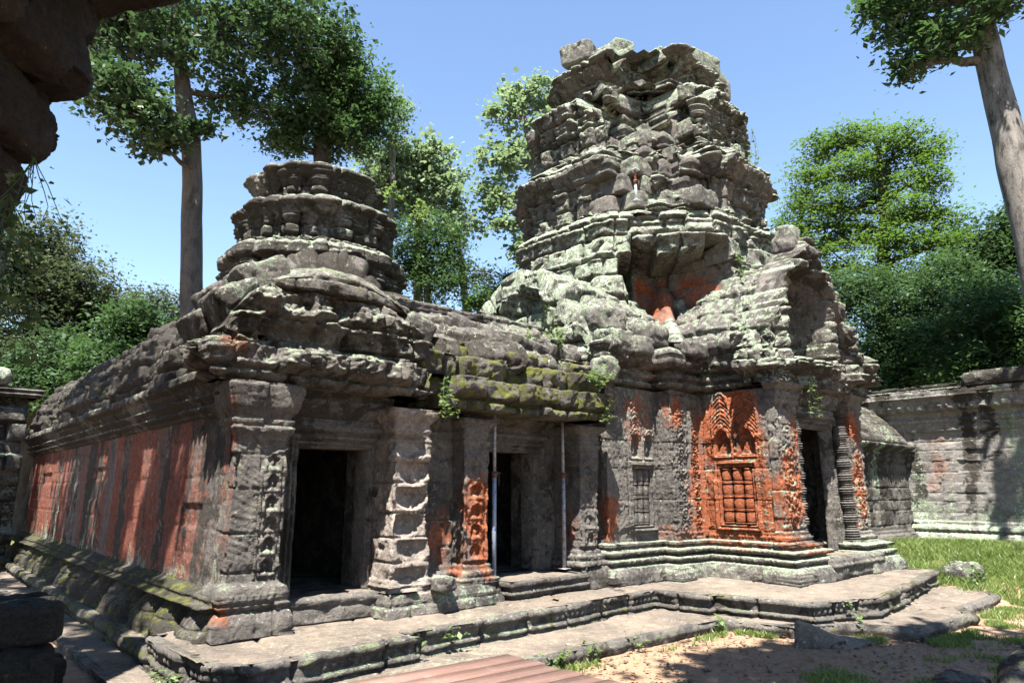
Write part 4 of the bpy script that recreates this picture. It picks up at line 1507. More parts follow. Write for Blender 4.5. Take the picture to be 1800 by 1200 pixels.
def h_tw(c):
    Z = c.Z
    h = masonry(c, 0.55, 1.1, 61, 0.015, 0.012)
    # panel with the first false window (segment 1) and the niches over it
    x = c.sl
    s1 = (c.seg == 1)
    h = h + 1.5 * s1 * rect_mould(x - 1.0, Z - 1.98, 0.56, 1.08)
    for xc in (0.82, 1.22):
        d = arch_sdf(x - xc, Z - 2.74, 0.26, 0.46)
        h = h + s1 * (-0.1 * sst(0.01, -0.03, d) + 0.04 * np.exp(-((d - 0.03) / 0.02) ** 2) + 0.03 * np.exp(-((d - 0.08) / 0.02) ** 2))
        fig = np.exp(-(((x - xc) / 0.06) ** 2 + ((Z - 2.88) / 0.12) ** 2))
        h = h + s1 * 0.09 * fig
        h = h + s1 * devata_arch(x - xc, Z - 3.18, 0.36, 0.85)
    h = h + s1 * scrolls(x - 0.56, Z, 0.12, 0.12, 0.03) * band(Z, 1.3, 2.9)
    # redented strip (segment 3): arabesque spirals, then the red strip nearer the corner
    s3 = (c.seg == 3)
    h = h + s3 * (scrolls(x - 0.30, Z, 0.34, 0.30, 0.045) + scrolls(x - 0.80, Z, 0.26, 0.24, 0.055) + flames(c, 0.02, 19, 5)) * band(Z, 1.25, 4.0)
    h = h + s3 * (0.05 * band(x, 0.58, 0.63, 0.008) + 0.06 * band(x, 0.98, 1.03, 0.008) - 0.04 * band(x, 0.64, 0.97, 0.01)) * band(Z, 1.2, 4.05)
    # panel with the second false window (segment 4, runs towards the camera)
    s4 = (c.seg == 4)
    h = h + 1.4 * s4 * rect_mould(x - 0.78, Z - 2.0, 0.74, 1.12)
    for xc, ww, hh in ((0.52, 0.46, 1.02), (1.06, 0.56, 1.1)):
        d = arch_sdf(x - xc, Z - 2.80, 0.34, 0.52)
        h = h + s4 * (-0.12 * sst(0.01, -0.03, d) + 0.045 * np.exp(-((d - 0.035) / 0.02) ** 2) + 0.035 * np.exp(-((d - 0.09) / 0.02) ** 2) * (0.6 + 0.4 * np.sin(50 * Z)))
        ped = (np.abs(x - xc) < 0.15 - 0.1 * np.clip((Z - 2.85) / 0.2, 0, 1)) & (Z > 2.8) & (Z < 3.06)
        h = h + s4 * 0.08 * ped
        h = h + s4 * devata_arch(x - xc, Z - 3.12, ww, hh)
    h = h + s4 * (scrolls(x - 1.34, Z, 0.14, 0.14, 0.03) + scrolls(x - 0.2, Z, 0.14, 0.14, 0.03)) * band(Z, 1.3, 3.2)
    h = h + s4 * beads(c.S, Z, 1.2, 0.06, 0.07, 0.025)
    rough_ = flames(c, 0.02, 12, 2)
    er = wear(c, 1.4, 0.56, 0.66, 8)
    return h * (1 - 0.3 * er) + rough_ * 0.8 - 0.03 * er


TRED = [(12.78, 7.55, 1.9, 1.1, 1.2, 1.0), (12.78, 7.75, 3.3, 0.95, 1.05, 1.0), (12.55, 8.45, 2.6, 0.32, 1.7, 0.75), (12.3, 8.45, 1.3, 0.7, 0.25, 0.5), (11.95, 8.45, 3.7, 0.3, 0.5, 0.6), (10.2, 8.85, 1.4, 0.3, 0.75, 0.75),
        (11.1, 8.8, 3.6, 0.5, 0.7, 0.55), (12.78, 6.9, 1.3, 0.45, 0.5, 0.75)]
shell('wall', WALL, 1.1, 4.1, h_tw, tow, res=0.013, zres=0.015, noise=(0.015, 0.008), amask=mk_attr(TRED, lich=0.2, dark=-0.05, up=0.35), D=0.5, fac=(0.008, 4.0))


def h_tb(c):
    Z = c.Z
    h = prof(Z, [(0.42, 0.40), (0.6, 0.38), (0.72, 0.32), (0.74, 0.2), (0.78, 0.24), (0.86, 0.27), (0.87, 0.15), (0.91, 0.13), (0.92, 0.2), (1.0, 0.22), (1.01, 0.1), (1.06, 0.09), (1.07, 0.12), (1.13, 0.12), (1.15, 0.0), (1.3, 0.0)])
    h = h + beads(c.S, Z, 0.76, 0.1, 0.12, 0.05) + beads(c.S, Z, 0.92, 0.08, 0.09, 0.035)
    return h + masonry(c, 0.4, 0.9, 62, 0.02, 0.02) + (fbm(c.P, 1.5, 3, 9) - 0.5) * 0.16 * (Z < 0.74)


a_base = mk_attr([(12.6, 7.6, 1.1, 1.2, 0.2, 0.6), (12.5, 8.3, 1.1, 0.4, 0.2, 0.5)], lich=0.33, moss=0.12, dark=0.2, up=0.45)
shell('base_moulding', [(10.1, 9.6)] + WALL[1:], 0.42, 1.2, h_tb, tow, res=0.025, zres=0.012, noise=(0.018, 0.01), amask=a_base, D=0.5)


def h_tc(c):
    Z = c.Z
    h = prof(Z, [(4.02, 0.0), (4.06, 0.06), (4.1, 0.07), (4.11, 0.03), (4.16, 0.03), (4.17, 0.13), (4.25, 0.16), (4.26, 0.08), (4.33, 0.09), (4.34, 0.18), (4.42, 0.2), (4.43, 0.12), (4.5, 0.14), (4.52, 0.22), (4.62, 0.30), (4.8, 0.36), (4.95, 0.3)])
    h = h + beads(c.S, Z, 4.17, 0.08, 0.1, 0.03) + beads(c.S, Z, 4.52, 0.18, 0.2, 0.05)
    h = h + ashlar(c, c.S, Z, 0.45, 0.7, 63, 0.04, 0.08, 0.022, 0.12, 0.06, 0.12, 0.08)[0]
    er = sst(0.54, 0.66, fbm(c.P, 1.1, 3, 33))
    return h - er * 0.12 + (fbm(c.P, 2.5, 3, 5) - 0.5) * 0.05


shell('cornice', WALL, 4.02, 4.95, h_tc, tow, res=0.025, zres=0.014, noise=(0.03, 0.015), amask=mk_attr([(11.8, 8.6, 4.5, 0.8, 0.35, 0.4)], lich=0.3, dark=0.2, up=0.5), D=0.7)
# upper part of the vestibule wall next to the tower, hidden under the roof
shell('wall', [(10.15, 10.6), (10.15, 9.0), (11.9, 9.0)], 4.0, 5.2, lambda c: masonry(c, 0.4, 0.7, 64, 0.05, 0.03), tow, res=0.04, lich=0.35, dark=0.2)


# ---- balusters of the false windows
def baluster(parent, u, v, z0, z1, rad, red):
    n = 120
    z = np.linspace(z0, z1, n)
    t = (z - z0) / (z1 - z0)
    s = (t * 4) % 1.0
    rr = rad * (0.70 + 0.26 * np.abs(np.sin(np.pi * s)) ** 0.6 + 0.24 * (np.minimum(s, 1 - s) < 0.085) - 0.2 * (np.abs(np.minimum(s, 1 - s) - 0.11) < 0.022))
    P = np.stack([np.full(n, u), np.full(n, v), z], 1)
    V, F = tube([(wv(P), rr)], 14, False)
    V = V + (fbm(V, 9, 2, 3)[:, None] - 0.5) * 0.02
    mk('baluster', V, F, M['stone'], parent, np.tile([red, 0.12, 0, 0.08], (len(V), 1)))


w1 = thing_part('false_window', tow, W(11.15, 8.75, 1.45))
for k in range(3):
    baluster(w1, 11.15 + (k - 1) * 0.185, 8.86, 1.46, 2.5, 0.085, 0.12)
w2 = thing_part('false_window', tow, W(12.75, 7.67, 1.45), 'false window of iron red balusters')
for k in range(3):
    baluster(w2, 12.84, 7.67 + (k - 1) * 0.245, 1.46, 2.54, 0.112, 0.9)

# ---- porch front (faces the terrace): two pilasters, door, colonnettes
pilaster(tow, 12.74, 13.56, 6.72, 7.5, 1.05, 4.2, [(13.1, 6.7, 2.0, 0.5, 1.5, 0.85), (13.4, 6.7, 3.2, 0.3, 0.8, 0.6), (12.8, 6.8, 1.3, 0.4, 0.4, 0.7)], 'scroll', 4, vl=6.9, lich=0.2)
pilaster(tow, 16.02, 16.55, 6.72, 7.6, 0.95, 4.2, [(16.2, 6.7, 2.3, 0.4, 1.4, 0.85)], 'scroll', 5, lich=0.2)
shell('base_moulding', [(12.78, 6.95), (12.70, 6.62), (13.75, 6.62), (13.75, 7.6)], 0.42, 1.12, h_tb, tow, res=0.022, zres=0.012, noise=(0.02, 0.01), amask=mk_attr([(13.0, 6.6, 1.05, 0.9, 0.2, 0.7)], lich=0.4, moss=0.05, dark=0.12, up=0.5), D=0.5)
shell('base_moulding', [(15.75, 7.6), (15.75, 6.62), (16.7, 6.62), (16.7, 7.6)], 0.42, 1.05, h_tb, tow, res=0.03, zres=0.014, lich=0.35, dark=0.2, D=0.5)
shell('wall', [(16.5, 7.4), (16.5, 8.9)], 0.5, 4.6, h_plain(0, 66), tow, res=0.05, lich=0.2, dark=0.3)
doorway(tow, 13.7, 15.42, 6.98, 0.86, 3.4, 0.26, depth=0.12, lint=0.45, deep=3.4, side=(0.3, 0.8), reveal=0.2, lich=0.05, dark=0.18, up=0.1)
shell('lintel_panel', [(13.4, 6.92), (16.1, 6.92)], 3.85, 4.6, lambda c: prof(c.Z, [(3.9, 0.05), (4.1, 0.12), (4.4, 0.05)]) + flames(c, 0.07, 6) + masonry(c, 0.4, 1, 6, 0.03, 0.03), tow, res=0.025, lich=0.1, dark=0.25)
slab('door_sill', [(13.6, 6.25), (16.0, 6.3), (16.0, 7.6), (13.6, 7.6)], 0.45, 0.86, lambda c: prof(c.Z, [(0.45, 0.0), (0.52, 0.03), (0.6, 0.0), (0.7, 0.05), (0.8, 0.04), (0.86, 0.0)]) + beads(c.S, c.Z, 0.64, 0.09, 0.1, 0.03), tow, res=0.03, lich=0.2, dark=0.15, moss=0.1, slab_len=(2, 2))
for (uc, vc, tiltu) in ((13.66, 6.86, 0.0), (15.74, 6.8, -0.04)):
    n = 260
    z = np.linspace(0.86, 3.5, n)
    t = (z - 0.86) / 2.64
    rr = 0.125 + 0.028 * (np.sin(t * 2 * np.pi * 9) > 0.2) + 0.02 * np.sin(t * 2 * np.pi * 54) + 0.05 * (t < 0.1)
    P = wv(np.stack([uc + tiltu * (t - 0.5) * 4, np.full(n, vc), z], 1))
    V, F = tube([(P, rr)], 16, True)
    mk('colonnette', V, F, M['stone'], tow, np.tile([0.05, 0.12, 0, 0.08], (len(V), 1)))


# ---- pediment over the porch
def pt_top(s):
    return np.interp(s, [0, 0.25, 0.6, 1.0, 1.4, 1.75, 2.1, 2.6, 3.1, 3.5, 4.0, 4.3], [5.3, 5.7, 6.2, 6.75, 7.2, 7.55, 7.5, 7.0, 6.4, 5.95, 5.2, 4.9])


def h_pp(c):
    Z = c.Z
    h0, r1, r2 = ashlar(c, c.S, Z, 0.42, 0.6, 171, 0.035, 0.10, 0.024, 0.10, 0.05, 0.12, 0.05)
    x = c.S - 2.05
    top = np.interp(c.S, [0, 0.25, 0.6, 1.0, 1.4, 1.75, 2.1, 2.6, 3.1, 3.5, 4.0, 4.3], [5.3, 5.7, 6.2, 6.75, 7.2, 7.55, 7.5, 7.0, 6.4, 5.95, 5.2, 4.9])
    e = top - Z                                # depth below the outline
    h = h0 + 0.16 * (sst(0.06, 0.1, e) - sst(0.42, 0.47, e)) + 0.08 * (sst(0.14, 0.17, e) - sst(0.3, 0.33, e))
    # central niche, deeper than the frame
    dn = arch_sdf(x, Z - 4.75, 1.7, 2.0)
    h = h - 0.75 * sst(0.05, -0.12, dn) + 0.16 * np.exp(-((dn - 0.12) / 0.1) ** 2)
    # figures along the foot of the niche
    for row, z in enumerate((4.75, 5.0)):
        h = h + band(Z, z - 0.1, z + 0.14, 0.02) * 0.14 * np.abs(np.sin(np.pi * (x + row * 0.1) / 0.26)) ** 0.5 * (np.abs(x) < 0.85)
    h = h + 0.12 * band(Z, 4.42, 4.62, 0.02)
    # flames along the rim and naga ends
    h = h + 0.10 * np.exp(-((e - 0.1) / 0.2) ** 2) * np.sin(c.S * 14) + flames(c, 0.07, 5.5, 6)
    for a in (-1.9, 1.95):
        dd = ((x - a) / 0.3) ** 2 + ((Z - 4.75) / 0.45) ** 2
        h = h + 0.25 * np.clip(1 - dd, 0, 1) ** 0.5
    return h + 0.08 * (ridge(c.P, 2.0, 3, 8) - 0.6) + (fbm(c.P, 0.8, 2, 4) - 0.5) * 0.16


shell('pediment', [(12.62, 7.3), (12.62, 6.62), (16.8, 6.62), (16.8, 7.4)], 4.2, 7.5, h_pp, tow, res=0.022, D=0.6, noise=(0.02, 0.022), fac=(0.05, 4.0),
      ztop=lambda s: np.where(s < 0.68, 5.2, np.where(s > 4.86, 4.9, pt_top(s - 0.68))), amask=a_tower((), 0.34, 0.34, 0.0, 0.6, 0.0))  # less lichen, more dark film: paints the shade of the porch front
rock('stone_block', W(14.25, 6.95, 7.5), (0.5, 0.5, 0.6), tow, seed=77, n=20, power=9, rough=0.1, lich=0.5, dark=0.15)


# porch roof: vault running back to the tower
def h_pr(c):
    return ashlar(c, c.S, c.T, 0.45, 0.75, 181, 0.045, 0.12, 0.026, 0.12, 0.05, 0.2, 0.06)[0] + (fbm(c.P, 1.1, 3, 6) - 0.5) * 0.16


roof_sheet('vault_roof', (14.7, 6.95), (14.7, 10.0), [(-2.15, 4.75), (-2.1, 5.1), (-1.75, 5.7), (-1.2, 6.4), (-0.6, 6.95), (0, 7.2), (0.6, 6.95), (1.2, 6.4), (1.75, 5.7), (2.1, 5.1), (2.15, 4.7)], h_pr, tow, 130, 260,
           lich=0.5, moss=0.02, dark=0.2, up=0.2, noise=(0.02, 0.02), fac=(0.05, 3.2))


# west vestibule: vaulted roof between the gallery and the tower with a lichened gable
def h_vr(c):
    return ashlar(c, c.S, c.T, 0.48, 0.8, 191, 0.045, 0.12, 0.026, 0.12, 0.05, 0.2, 0.06)[0] + (fbm(c.P, 1.0, 3, 6) - 0.5) * 0.18


roof_sheet('vault_roof', (10.0, 11.0), (12.4, 11.0), [(2.35, 4.75), (2.3, 5.1), (1.95, 5.7), (1.35, 6.3), (0.7, 6.75), (0, 6.95), (-0.7, 6.75), (-1.4, 6.3), (-2.0, 5.6), (-2.3, 4.7)], h_vr, tow, 110, 280,
           lich=0.54, moss=0.05, dark=0.15, up=0.2, noise=(0.02, 0.02), fac=(0.05, 3.2))


def g_top(s):
    return np.interp(s, [0, 0.4, 0.9, 1.5, 2.0, 2.5, 3.0, 3.6, 4.2], [5.1, 5.6, 6.2, 6.8, 7.0, 6.8, 6.3, 5.6, 5.0])


def h_g(c):
    x = c.S - 2.1
    h0 = ashlar(c, c.S, c.Z, 0.45, 0.7, 195, 0.05, 0.12, 0.026, 0.25, 0.05)[0]
    dn = arch_sdf(x - 0.1, c.Z - 5.3, 1.25, 1.15)
    h = h0 + 0.12 * np.exp(-((dn - 0.1) / 0.06) ** 2) - 0.14 * sst(0.0, -0.1, dn)
    return h + (fbm(c.P, 1.4, 3, 5) - 0.5) * 0.14 + 0.1 * np.exp(-((c.Z - 4.75) / 0.12) ** 2)


shell('gable', [(10.0, 13.1), (10.0, 8.9)], 4.4, 6.8, h_g, tow, res=0.028, D=0.5, noise=(0.02, 0.02), ztop=g_top, fac=(0.05, 3.2), lich=0.58, dark=0.12, up=0.3)
# broken corbel stones at the tower's near shoulders
for i, (u, v, z, sx, sy, sz) in enumerate(((10.35, 8.7, 4.95, 0.7, 0.6, 0.5), (10.9, 8.6, 4.9, 0.6, 0.6, 0.4), (11.4, 8.75, 5.2, 0.8, 0.7, 0.5), (10.4, 9.1, 5.45, 0.8, 0.8, 0.5), (12.3, 8.2, 4.95, 0.8, 0.5, 0.35), (12.7, 7.6, 5.0, 0.5, 0.9, 0.35),
                                           (10.0, 8.65, 4.35, 0.45, 0.45, 0.5))):
    rock('stone_block', W(u, v, z), (sx, sy, sz), tow, seed=i + 43, n=14, power=6, rough=0.12, rot=r.normal() * 0.15, lich=0.42, dark=0.15)

# ================================================================== SMALL TOWER behind the gallery
st = thing('ruined_tower', 'smaller weathered stone tower with broken top rising behind the gallery roof', 'temple tower', W(8.0, 16.3, 0))
CU, CV = 7.65, 16.5
shell('lower_stage', redent(1.85, CU, CV), 3.0, 6.4, lambda c: masonry(c, 0.4, 0.8, 201, 0.06, 0.04), st, res=0.08, closed=True, D=0.5, lich=0.25, dark=0.4)
SA = a_tower((), 0.26, 0.48, 0.02, 0.55, 0.0)
tier(st, 'tier', CU, CV, 1.95, 6.3, 8.0, EAVE(6.3, 8.0, 0.04, 0.8), 211, None, ((7.45, 0.2, 0.26, 0.08), (7.25, 0.1, 0.12, 0.04)), 0.03, (0.4, 0.55), 0.5, 0.14, amask=SA)
tier(st, 'tier', CU, CV, 1.7, 7.9, 9.15, EAVE(7.9, 9.15, 0.06, 0.8), 221, None, ((8.75, 0.18, 0.26, 0.07), (8.6, 0.1, 0.12, 0.04)), 0.03, (0.4, 0.55), 0.5, 0.16, amask=SA)
tier(st, 'tier', CU - 0.1, CV, 1.36, 9.05, 10.1, EAVE(9.05, 10.1, 0.12, 0.7), 231, None, ((9.75, 0.15, 0.26, 0.06),), 0.03, (0.4, 0.55), 0.6, 0.1, amask=SA)
for i in range(5):
    rock('stone_block', W(CU - 0.9 + 0.4 * i, CV - 0.4 + 0.3 * (i % 2), 10.15), (0.6, 0.5, 0.26), st, seed=90 + i, n=10, rough=0.12, power=6, lich=0.1, dark=0.45)

# ================================================================== LOW ANNEX and ENCLOSURE WALL on the right
ann = thing('low_annex', 'low side chamber with half vaulted roof and black streaked wall beside the porch', 'temple annex', W(19.3, 8.5, 0.5))


def a_ann(P, N):
    m = attr_stone(P, N, 0, 0.1, 0, 0.3, 0.4)
    u = P[..., 0] * BX[0] + P[..., 1] * BX[1]
    z = P[..., 2]
    q = np.stack([u, z * 0.12, u * 0], -1)
    m[..., 3] = np.clip(0.55 + (fbm(q, 2.2, 3, 5) - 0.5) * 2.2, 0, 1) * (z > 1.2) + 0.3 * (z <= 1.2)
    m[..., 1] = np.clip(0.25 + (fbm(q, 3.0, 3, 15) - 0.5) * 2.4, 0, 1)
    return m


shell('wall', [(16.7, 7.7), (21.95, 7.7)], 0.3, 3.35, lambda c: prof(c.Z, [(0.3, 0.5), (0.6, 0.45), (0.62, 0.3), (0.75, 0.28), (0.77, 0.18), (0.95, 0.16), (0.97, 0.05), (1.05, 0.04), (1.06, 0.0), (2.85, 0.0), (2.9, 0.06), (2.98, 0.08), (3.0, 0.03), (3.1, 0.12), (3.15, 0.06), (3.25, 0.22), (3.35, 0.28)]) + beads(c.S, c.Z, 0.62, 0.12, 0.14, 0.04) + beads(c.S, c.Z, 3.2, 0.15, 0.16, 0.05) + masonry(c, 0.33, 0.6, 250, 0.02, 0.02),
      ann, res=0.035, zres=0.02, amask=a_ann)
roof_sheet('half_vault_roof', (16.6, 9.6), (21.95, 9.6), [(1.9, 3.3), (2.05, 3.4), (1.8, 3.8), (1.3, 4.3), (0.6, 4.8), (0, 5.0)], lambda c: masonry(c, 0.45, 0.9, 251, 0.05, 0.03), ann, 130, 80, lich=0.2, moss=0.25, dark=0.45, up=0.15)

enc = thing('enclosure_wall', 'tall grey enclosure wall of worn stone blocks with moulded coping and grass at its foot', 'stone wall', W(22.3, 2, 0.6))


def a_enc(P, N):
    m = attr_stone(P, N, 0, 0.12, 0, 0.12, 0.4)
    v = P[..., 0] * AX[0] + P[..., 1] * AX[1]
    z = P[..., 2]
    q = np.stack([v, z * 0.15, v * 0], -1)
    m[..., 3] = np.clip(0.3 + (fbm(q, 1.6, 3, 5) - 0.5) * 2.6 + 0.5 * sst(4.3, 4.9, z) - 0.2, 0, 1)
    m[..., 1] = np.clip(0.12 + (fbm(q, 2.4, 3, 15) - 0.5) * 1.4 + 0.5 * (1 - sst(1.2, 1.9, z + (fbm(P, 0.8, 2, 3) - 0.5))), 0, 1)
    m[..., 0] = np.clip(0.25 * np.exp(-((v - 7.0 + 0.28 * (z - 2.5)) / 0.35) ** 2) + (fbm(P, 0.8, 2, 30) - 0.55) * 0.9, 0, 0.7)
    return m


ENCP = [(0.3, 0.3), (0.75, 0.28), (0.95, 0.22), (1.0, 0.12), (1.05, 0.16), (1.15, 0.16), (1.17, 0.08), (1.28, 0.06), (1.3, 0.0), (3.7, 0.0), (3.72, 0.05), (3.95, 0.06), (3.97, 0.12), (4.08, 0.13), (4.1, 0.06), (4.25, 0.1), (4.3, 0.22), (4.5, 0.3), (4.62, 0.34), (4.66, 0.42), (4.85, 0.42), (4.9, 0.1)]


def h_enc(c):
    Z = c.Z
    h = prof(Z, ENCP) + masonry(c, 0.29, 0.5, 260, 0.015, 0.012, 0.010, 0.03, 0.06)
    h = h + beads(c.S, Z, 1.02, 0.1, 0.12, 0.04) + beads(c.S, Z, 3.97, 0.1, 0.12, 0.03) + beads(c.S, Z, 4.28, 0.2, 0.26, 0.08) + band(Z, 3.74, 3.94) * flames(c, 0.03, 9)
    return h + (fbm(c.P * np.array([1, 1, 3]), 1.4, 2, 3) - 0.5) * 0.15 * (Z < 0.95)


shell('wall', [(22.0, 9.6), (22.0, -3.0)], 0.3, 4.9, h_enc, enc, res=0.04, zres=0.02, amask=a_enc, noise=(0.015, 0.008), m=M['grey'])
slab('coping', [(21.6, 9.5), (21.6, 5.9), (22.6, 5.9), (22.6, 9.5)], 4.86, 5.0, lambda c: masonry(c, 0.3, 1.0, 3, 0.04, 0.03), enc, res=0.05, lich=0.3, dark=0.4, moss=0.1)
slab('coping', [(21.55, 5.9), (21.55, -3), (22.65, -3), (22.65, 5.9)], 4.88, 5.26, lambda c: 0.05 * np.sin((c.Z - 4.88) / 0.38 * 3.14) + masonry(c, 0.5, 1.4, 4, 0.05, 0.04), enc, res=0.05, lich=0.3, dark=0.45, moss=0.1)

# ================================================================== TERRACE and STEPS
def h_terr(c):
    Z = c.Z
    h = prof(Z, [(0.08, 0.03), (0.15, 0.03), (0.155, -0.02), (0.19, -0.02), (0.195, 0.03), (0.25, 0.03), (0.255, -0.03), (0.36, -0.02), (0.365, 0.03), (0.42, 0.04), (0.45, 0.01)])
    h = h + (beads(c.S, Z, 0.26, 0.1, 0.12, 0.05) + beads(c.S, Z, 0.16, 0.05, 0.07, 0.025)) * sst(0.42, 0.56, fbm(c.P, 1.0, 3, 12))
    j, r1, r2, d = blocks(c.S, Z * 0 + 0.2, 3.0, 0.85, 271, 0.03, 0.0)
    er = sst(0.5, 0.62, fbm(c.P, 1.3, 3, 4))
    return h - j * 0.10 + (r1 - 0.5) * 0.07 - er * 0.06


terr = thing('stone_terrace', 'stone terrace of worn slabs with moulded edge running along the front of the temple', 'terrace', W(9, 8, 0))
slab('moulded_edge', [(2.5, 7.45), (2.85, 7.02), (4.95, 7.2), (4.95, 7.42), (10.05, 7.72), (10.15, 6.75), (10.4, 6.75), (10.65, 5.25), (11.9, 4.8), (17.0, 5.6), (17.2, 7.8), (13.2, 9.2), (3.2, 9.5), (2.5, 9.3)],
     0.06, 0.45, h_terr, terr, res=0.022, lich=0.08, moss=0.35, dark=0.25, noise=(0.02, 0.012))
step = thing('stone_step', 'low stone step of flat pale slabs below the terrace edge', 'step', W(8, 7, 0))
slab('kerb', [(2.35, 7.2), (2.7, 6.4), (5.9, 6.48), (10.05, 6.42), (10.25, 5.4), (11.2, 4.85), (11.5, 4.12), (13.4, 3.95), (14.0, 4.3), (16.3, 4.35), (17.3, 5.2), (17.3, 7), (12, 8), (2.5, 8)],
     -0.12, 0.15, lambda c: prof(c.Z, [(-0.1, -0.03), (0.0, 0.0), (0.08, 0.03), (0.15, -0.01)]) + masonry(c, 1.0, 1.4, 281, 0.04, 0.04) + (fbm(c.P, 1.5, 3, 3) - 0.5) * 0.14, step, res=0.03, lich=0.08, moss=0.3, dark=0.2)
# ledge and walkway along the red side wall
led = thing('side_ledge', 'mossy stone ledge and pale paved walkway along the red side wall', 'walkway', W(2.5, 14, 0))
slab('ledge', [(2.6, 25), (2.55, 9.2), (3.1, 9.2), (3.1, 25)], 0.0, 0.29, lambda c: prof(c.Z, [(0, 0.02), (0.1, 0.0), (0.2, 0.04), (0.29, 0)]) + masonry(c, 0.4, 1.1, 291, 0.04, 0.03), led, res=0.04, lich=0.1, moss=0.5, dark=0.3)
slab('walkway', [(2.02, 25), (2.05, 7.6), (2.6, 7.3), (2.75, 25)], -0.1, 0.09, lambda c: masonry(c, 0.4, 1.2, 295, 0.05, 0.03), led, res=0.04, lich=0.1, moss=0.2, dark=0.2)

# ---- boardwalk
bw = thing('boardwalk', 'reddish brown wooden boardwalk lying in front of the stone steps', 'boardwalk', W(4.9, 5.9, 0.15))
pd = np.array([-1.0, 0.06])           # direction the boards run (u, v)
pd /= np.linalg.norm(pd)
o0 = np.array([5.76, 6.62])
ed = np.array([0.0, -1.0])
el = 2.4
VV, FF = [], []
nb = 8
for k in range(nb):
    a = o0 + ed * (k * el / nb + 0.008)
    b = o0 + ed * ((k + 1) * el / nb - 0.008)
    j1 = 0.04 * RNG.normal()
    a = a - pd * j1
    b = b - pd * j1
    L = 5.2
    z0, z1 = 0.17, 0.215 + 0.004 * RNG.normal()
    q = [a, a + pd * L, b + pd * L, b]
    base = len(VV) * 1
    for z in (z0, z1):
        for p in q:
            VV.append((p[0], p[1], z))
    for f in ((4, 5, 6, 7), (3, 2, 1, 0), (0, 1, 5, 4), (1, 2, 6, 5), (2, 3, 7, 6), (3, 0, 4, 7)):
        FF.append(tuple(base + i for i in f))
mk('deck_boards', wv(np.array(VV)), FF, M['planks'], bw, np.repeat(RNG.random((nb, 1)) * np.ones((1, 4)), 8, 0), smooth_shade=False)
for t in (0.35, 2.2, 4.2):
    a = o0 + pd * t + ed * 0.05
    b = o0 + pd * t + ed * (el - 0.05)
    q = [a, b, b + pd * 0.1, a + pd * 0.1]
    VV = [(p[0], p[1], z) for z in (-0.05, 0.168) for p in q]
    mk('bearer', wv(np.array(VV)), [(4, 5, 6, 7), (3, 2, 1, 0), (0, 1, 5, 4), (1, 2, 6, 5), (2, 3, 7, 6), (3, 0, 4, 7)], M['planks'], bw, smooth_shade=False)


# ---- steel props in the second doorway and on the tower
def prop(label, u, v, z0, z1, m1, m2, group='steel props holding up the stonework', r=0.035):
    t = thing('steel_prop', label, 'steel prop', W(u, v, z0), group)
    c = np.array([u, v])
    h = z1 - z0

    def cyl(name, za, zb, rad, m):
        P = wv(np.array([(u, v, za), (u, v, (za + zb) / 2), (u, v, zb)]))
        V, F = tube([(P, [rad] * 3)], 16, True)
        return mk(name, V, F, m, t, smooth_shade=True)
    zm = z0 + h * 0.62
    cyl('outer_tube', z0 + 0.012, zm, r, m1)
    cyl('inner_tube', zm, z1 - 0.01, r * 0.8, m2)
    col = cyl('collar', zm - 0.05, zm + 0.04, r * 1.5, M['rust'])
    P = wv(np.array([(u - 0.09, v - 0.04, zm - 0.01), (u, v - 0.045, zm + 0.02), (u + 0.1, v - 0.035, zm + 0.015)]))
    P2 = wv(np.array([(u + 0.05, v - 0.05, zm + 0.02), (u + 0.055, v - 0.055, zm - 0.08), (u + 0.05, v - 0.05, zm - 0.18)]))
    V, F = tube([(P, [0.008] * 3), (P2, [0.006] * 3)], 6, True)
    mk('pin', V, F, M['rust'], t)
    for nm, z in (('base_plate', z0), ('head_plate', z1 - 0.012)):
        q = np.array([(u - 0.08, v - 0.08), (u + 0.08, v - 0.08), (u + 0.08, v + 0.08), (u - 0.08, v + 0.08)])
        V = wv(np.array([(a, b, z) for a, b in q] + [(a, b, z + 0.012) for a, b in q]))
        mk(nm, V, [(4, 5, 6, 7), (3, 2, 1, 0), (0, 1, 5, 4), (1, 2, 6, 5), (2, 3, 7, 6), (3, 0, 4, 7)], m1, t, smooth_shade=False)
    return t


prop('blue flecked steel prop beside the red carved pilaster, left side of the second doorway', 7.36, 8.78, 0.74, 3.36, M['steel_blue'], M['steel_grey'])
prop('grey steel prop on a footing, right side of the second doorway', 9.12, 8.95, 0.76, 3.36, M['steel_grey'], M['steel_grey'])
prop('short white and red steel prop high on the big tower under a broken ledge', 11.55, 8.95, 8.35, 9.1, M['white_steel'], M['red_steel'], r=0.03)

# ================================================================== LOOSE STONES
def stone(name, label, cat, u, v, z, size, seed, group=None, **ak):
    kw = dict(lich=0.2, dark=0.2, moss=0.1, n=22)
    kw.update(ak)
    o = rock(name, W(u, v, z), size, None, seed=seed, **kw)
    return tag(o, label, cat, group)


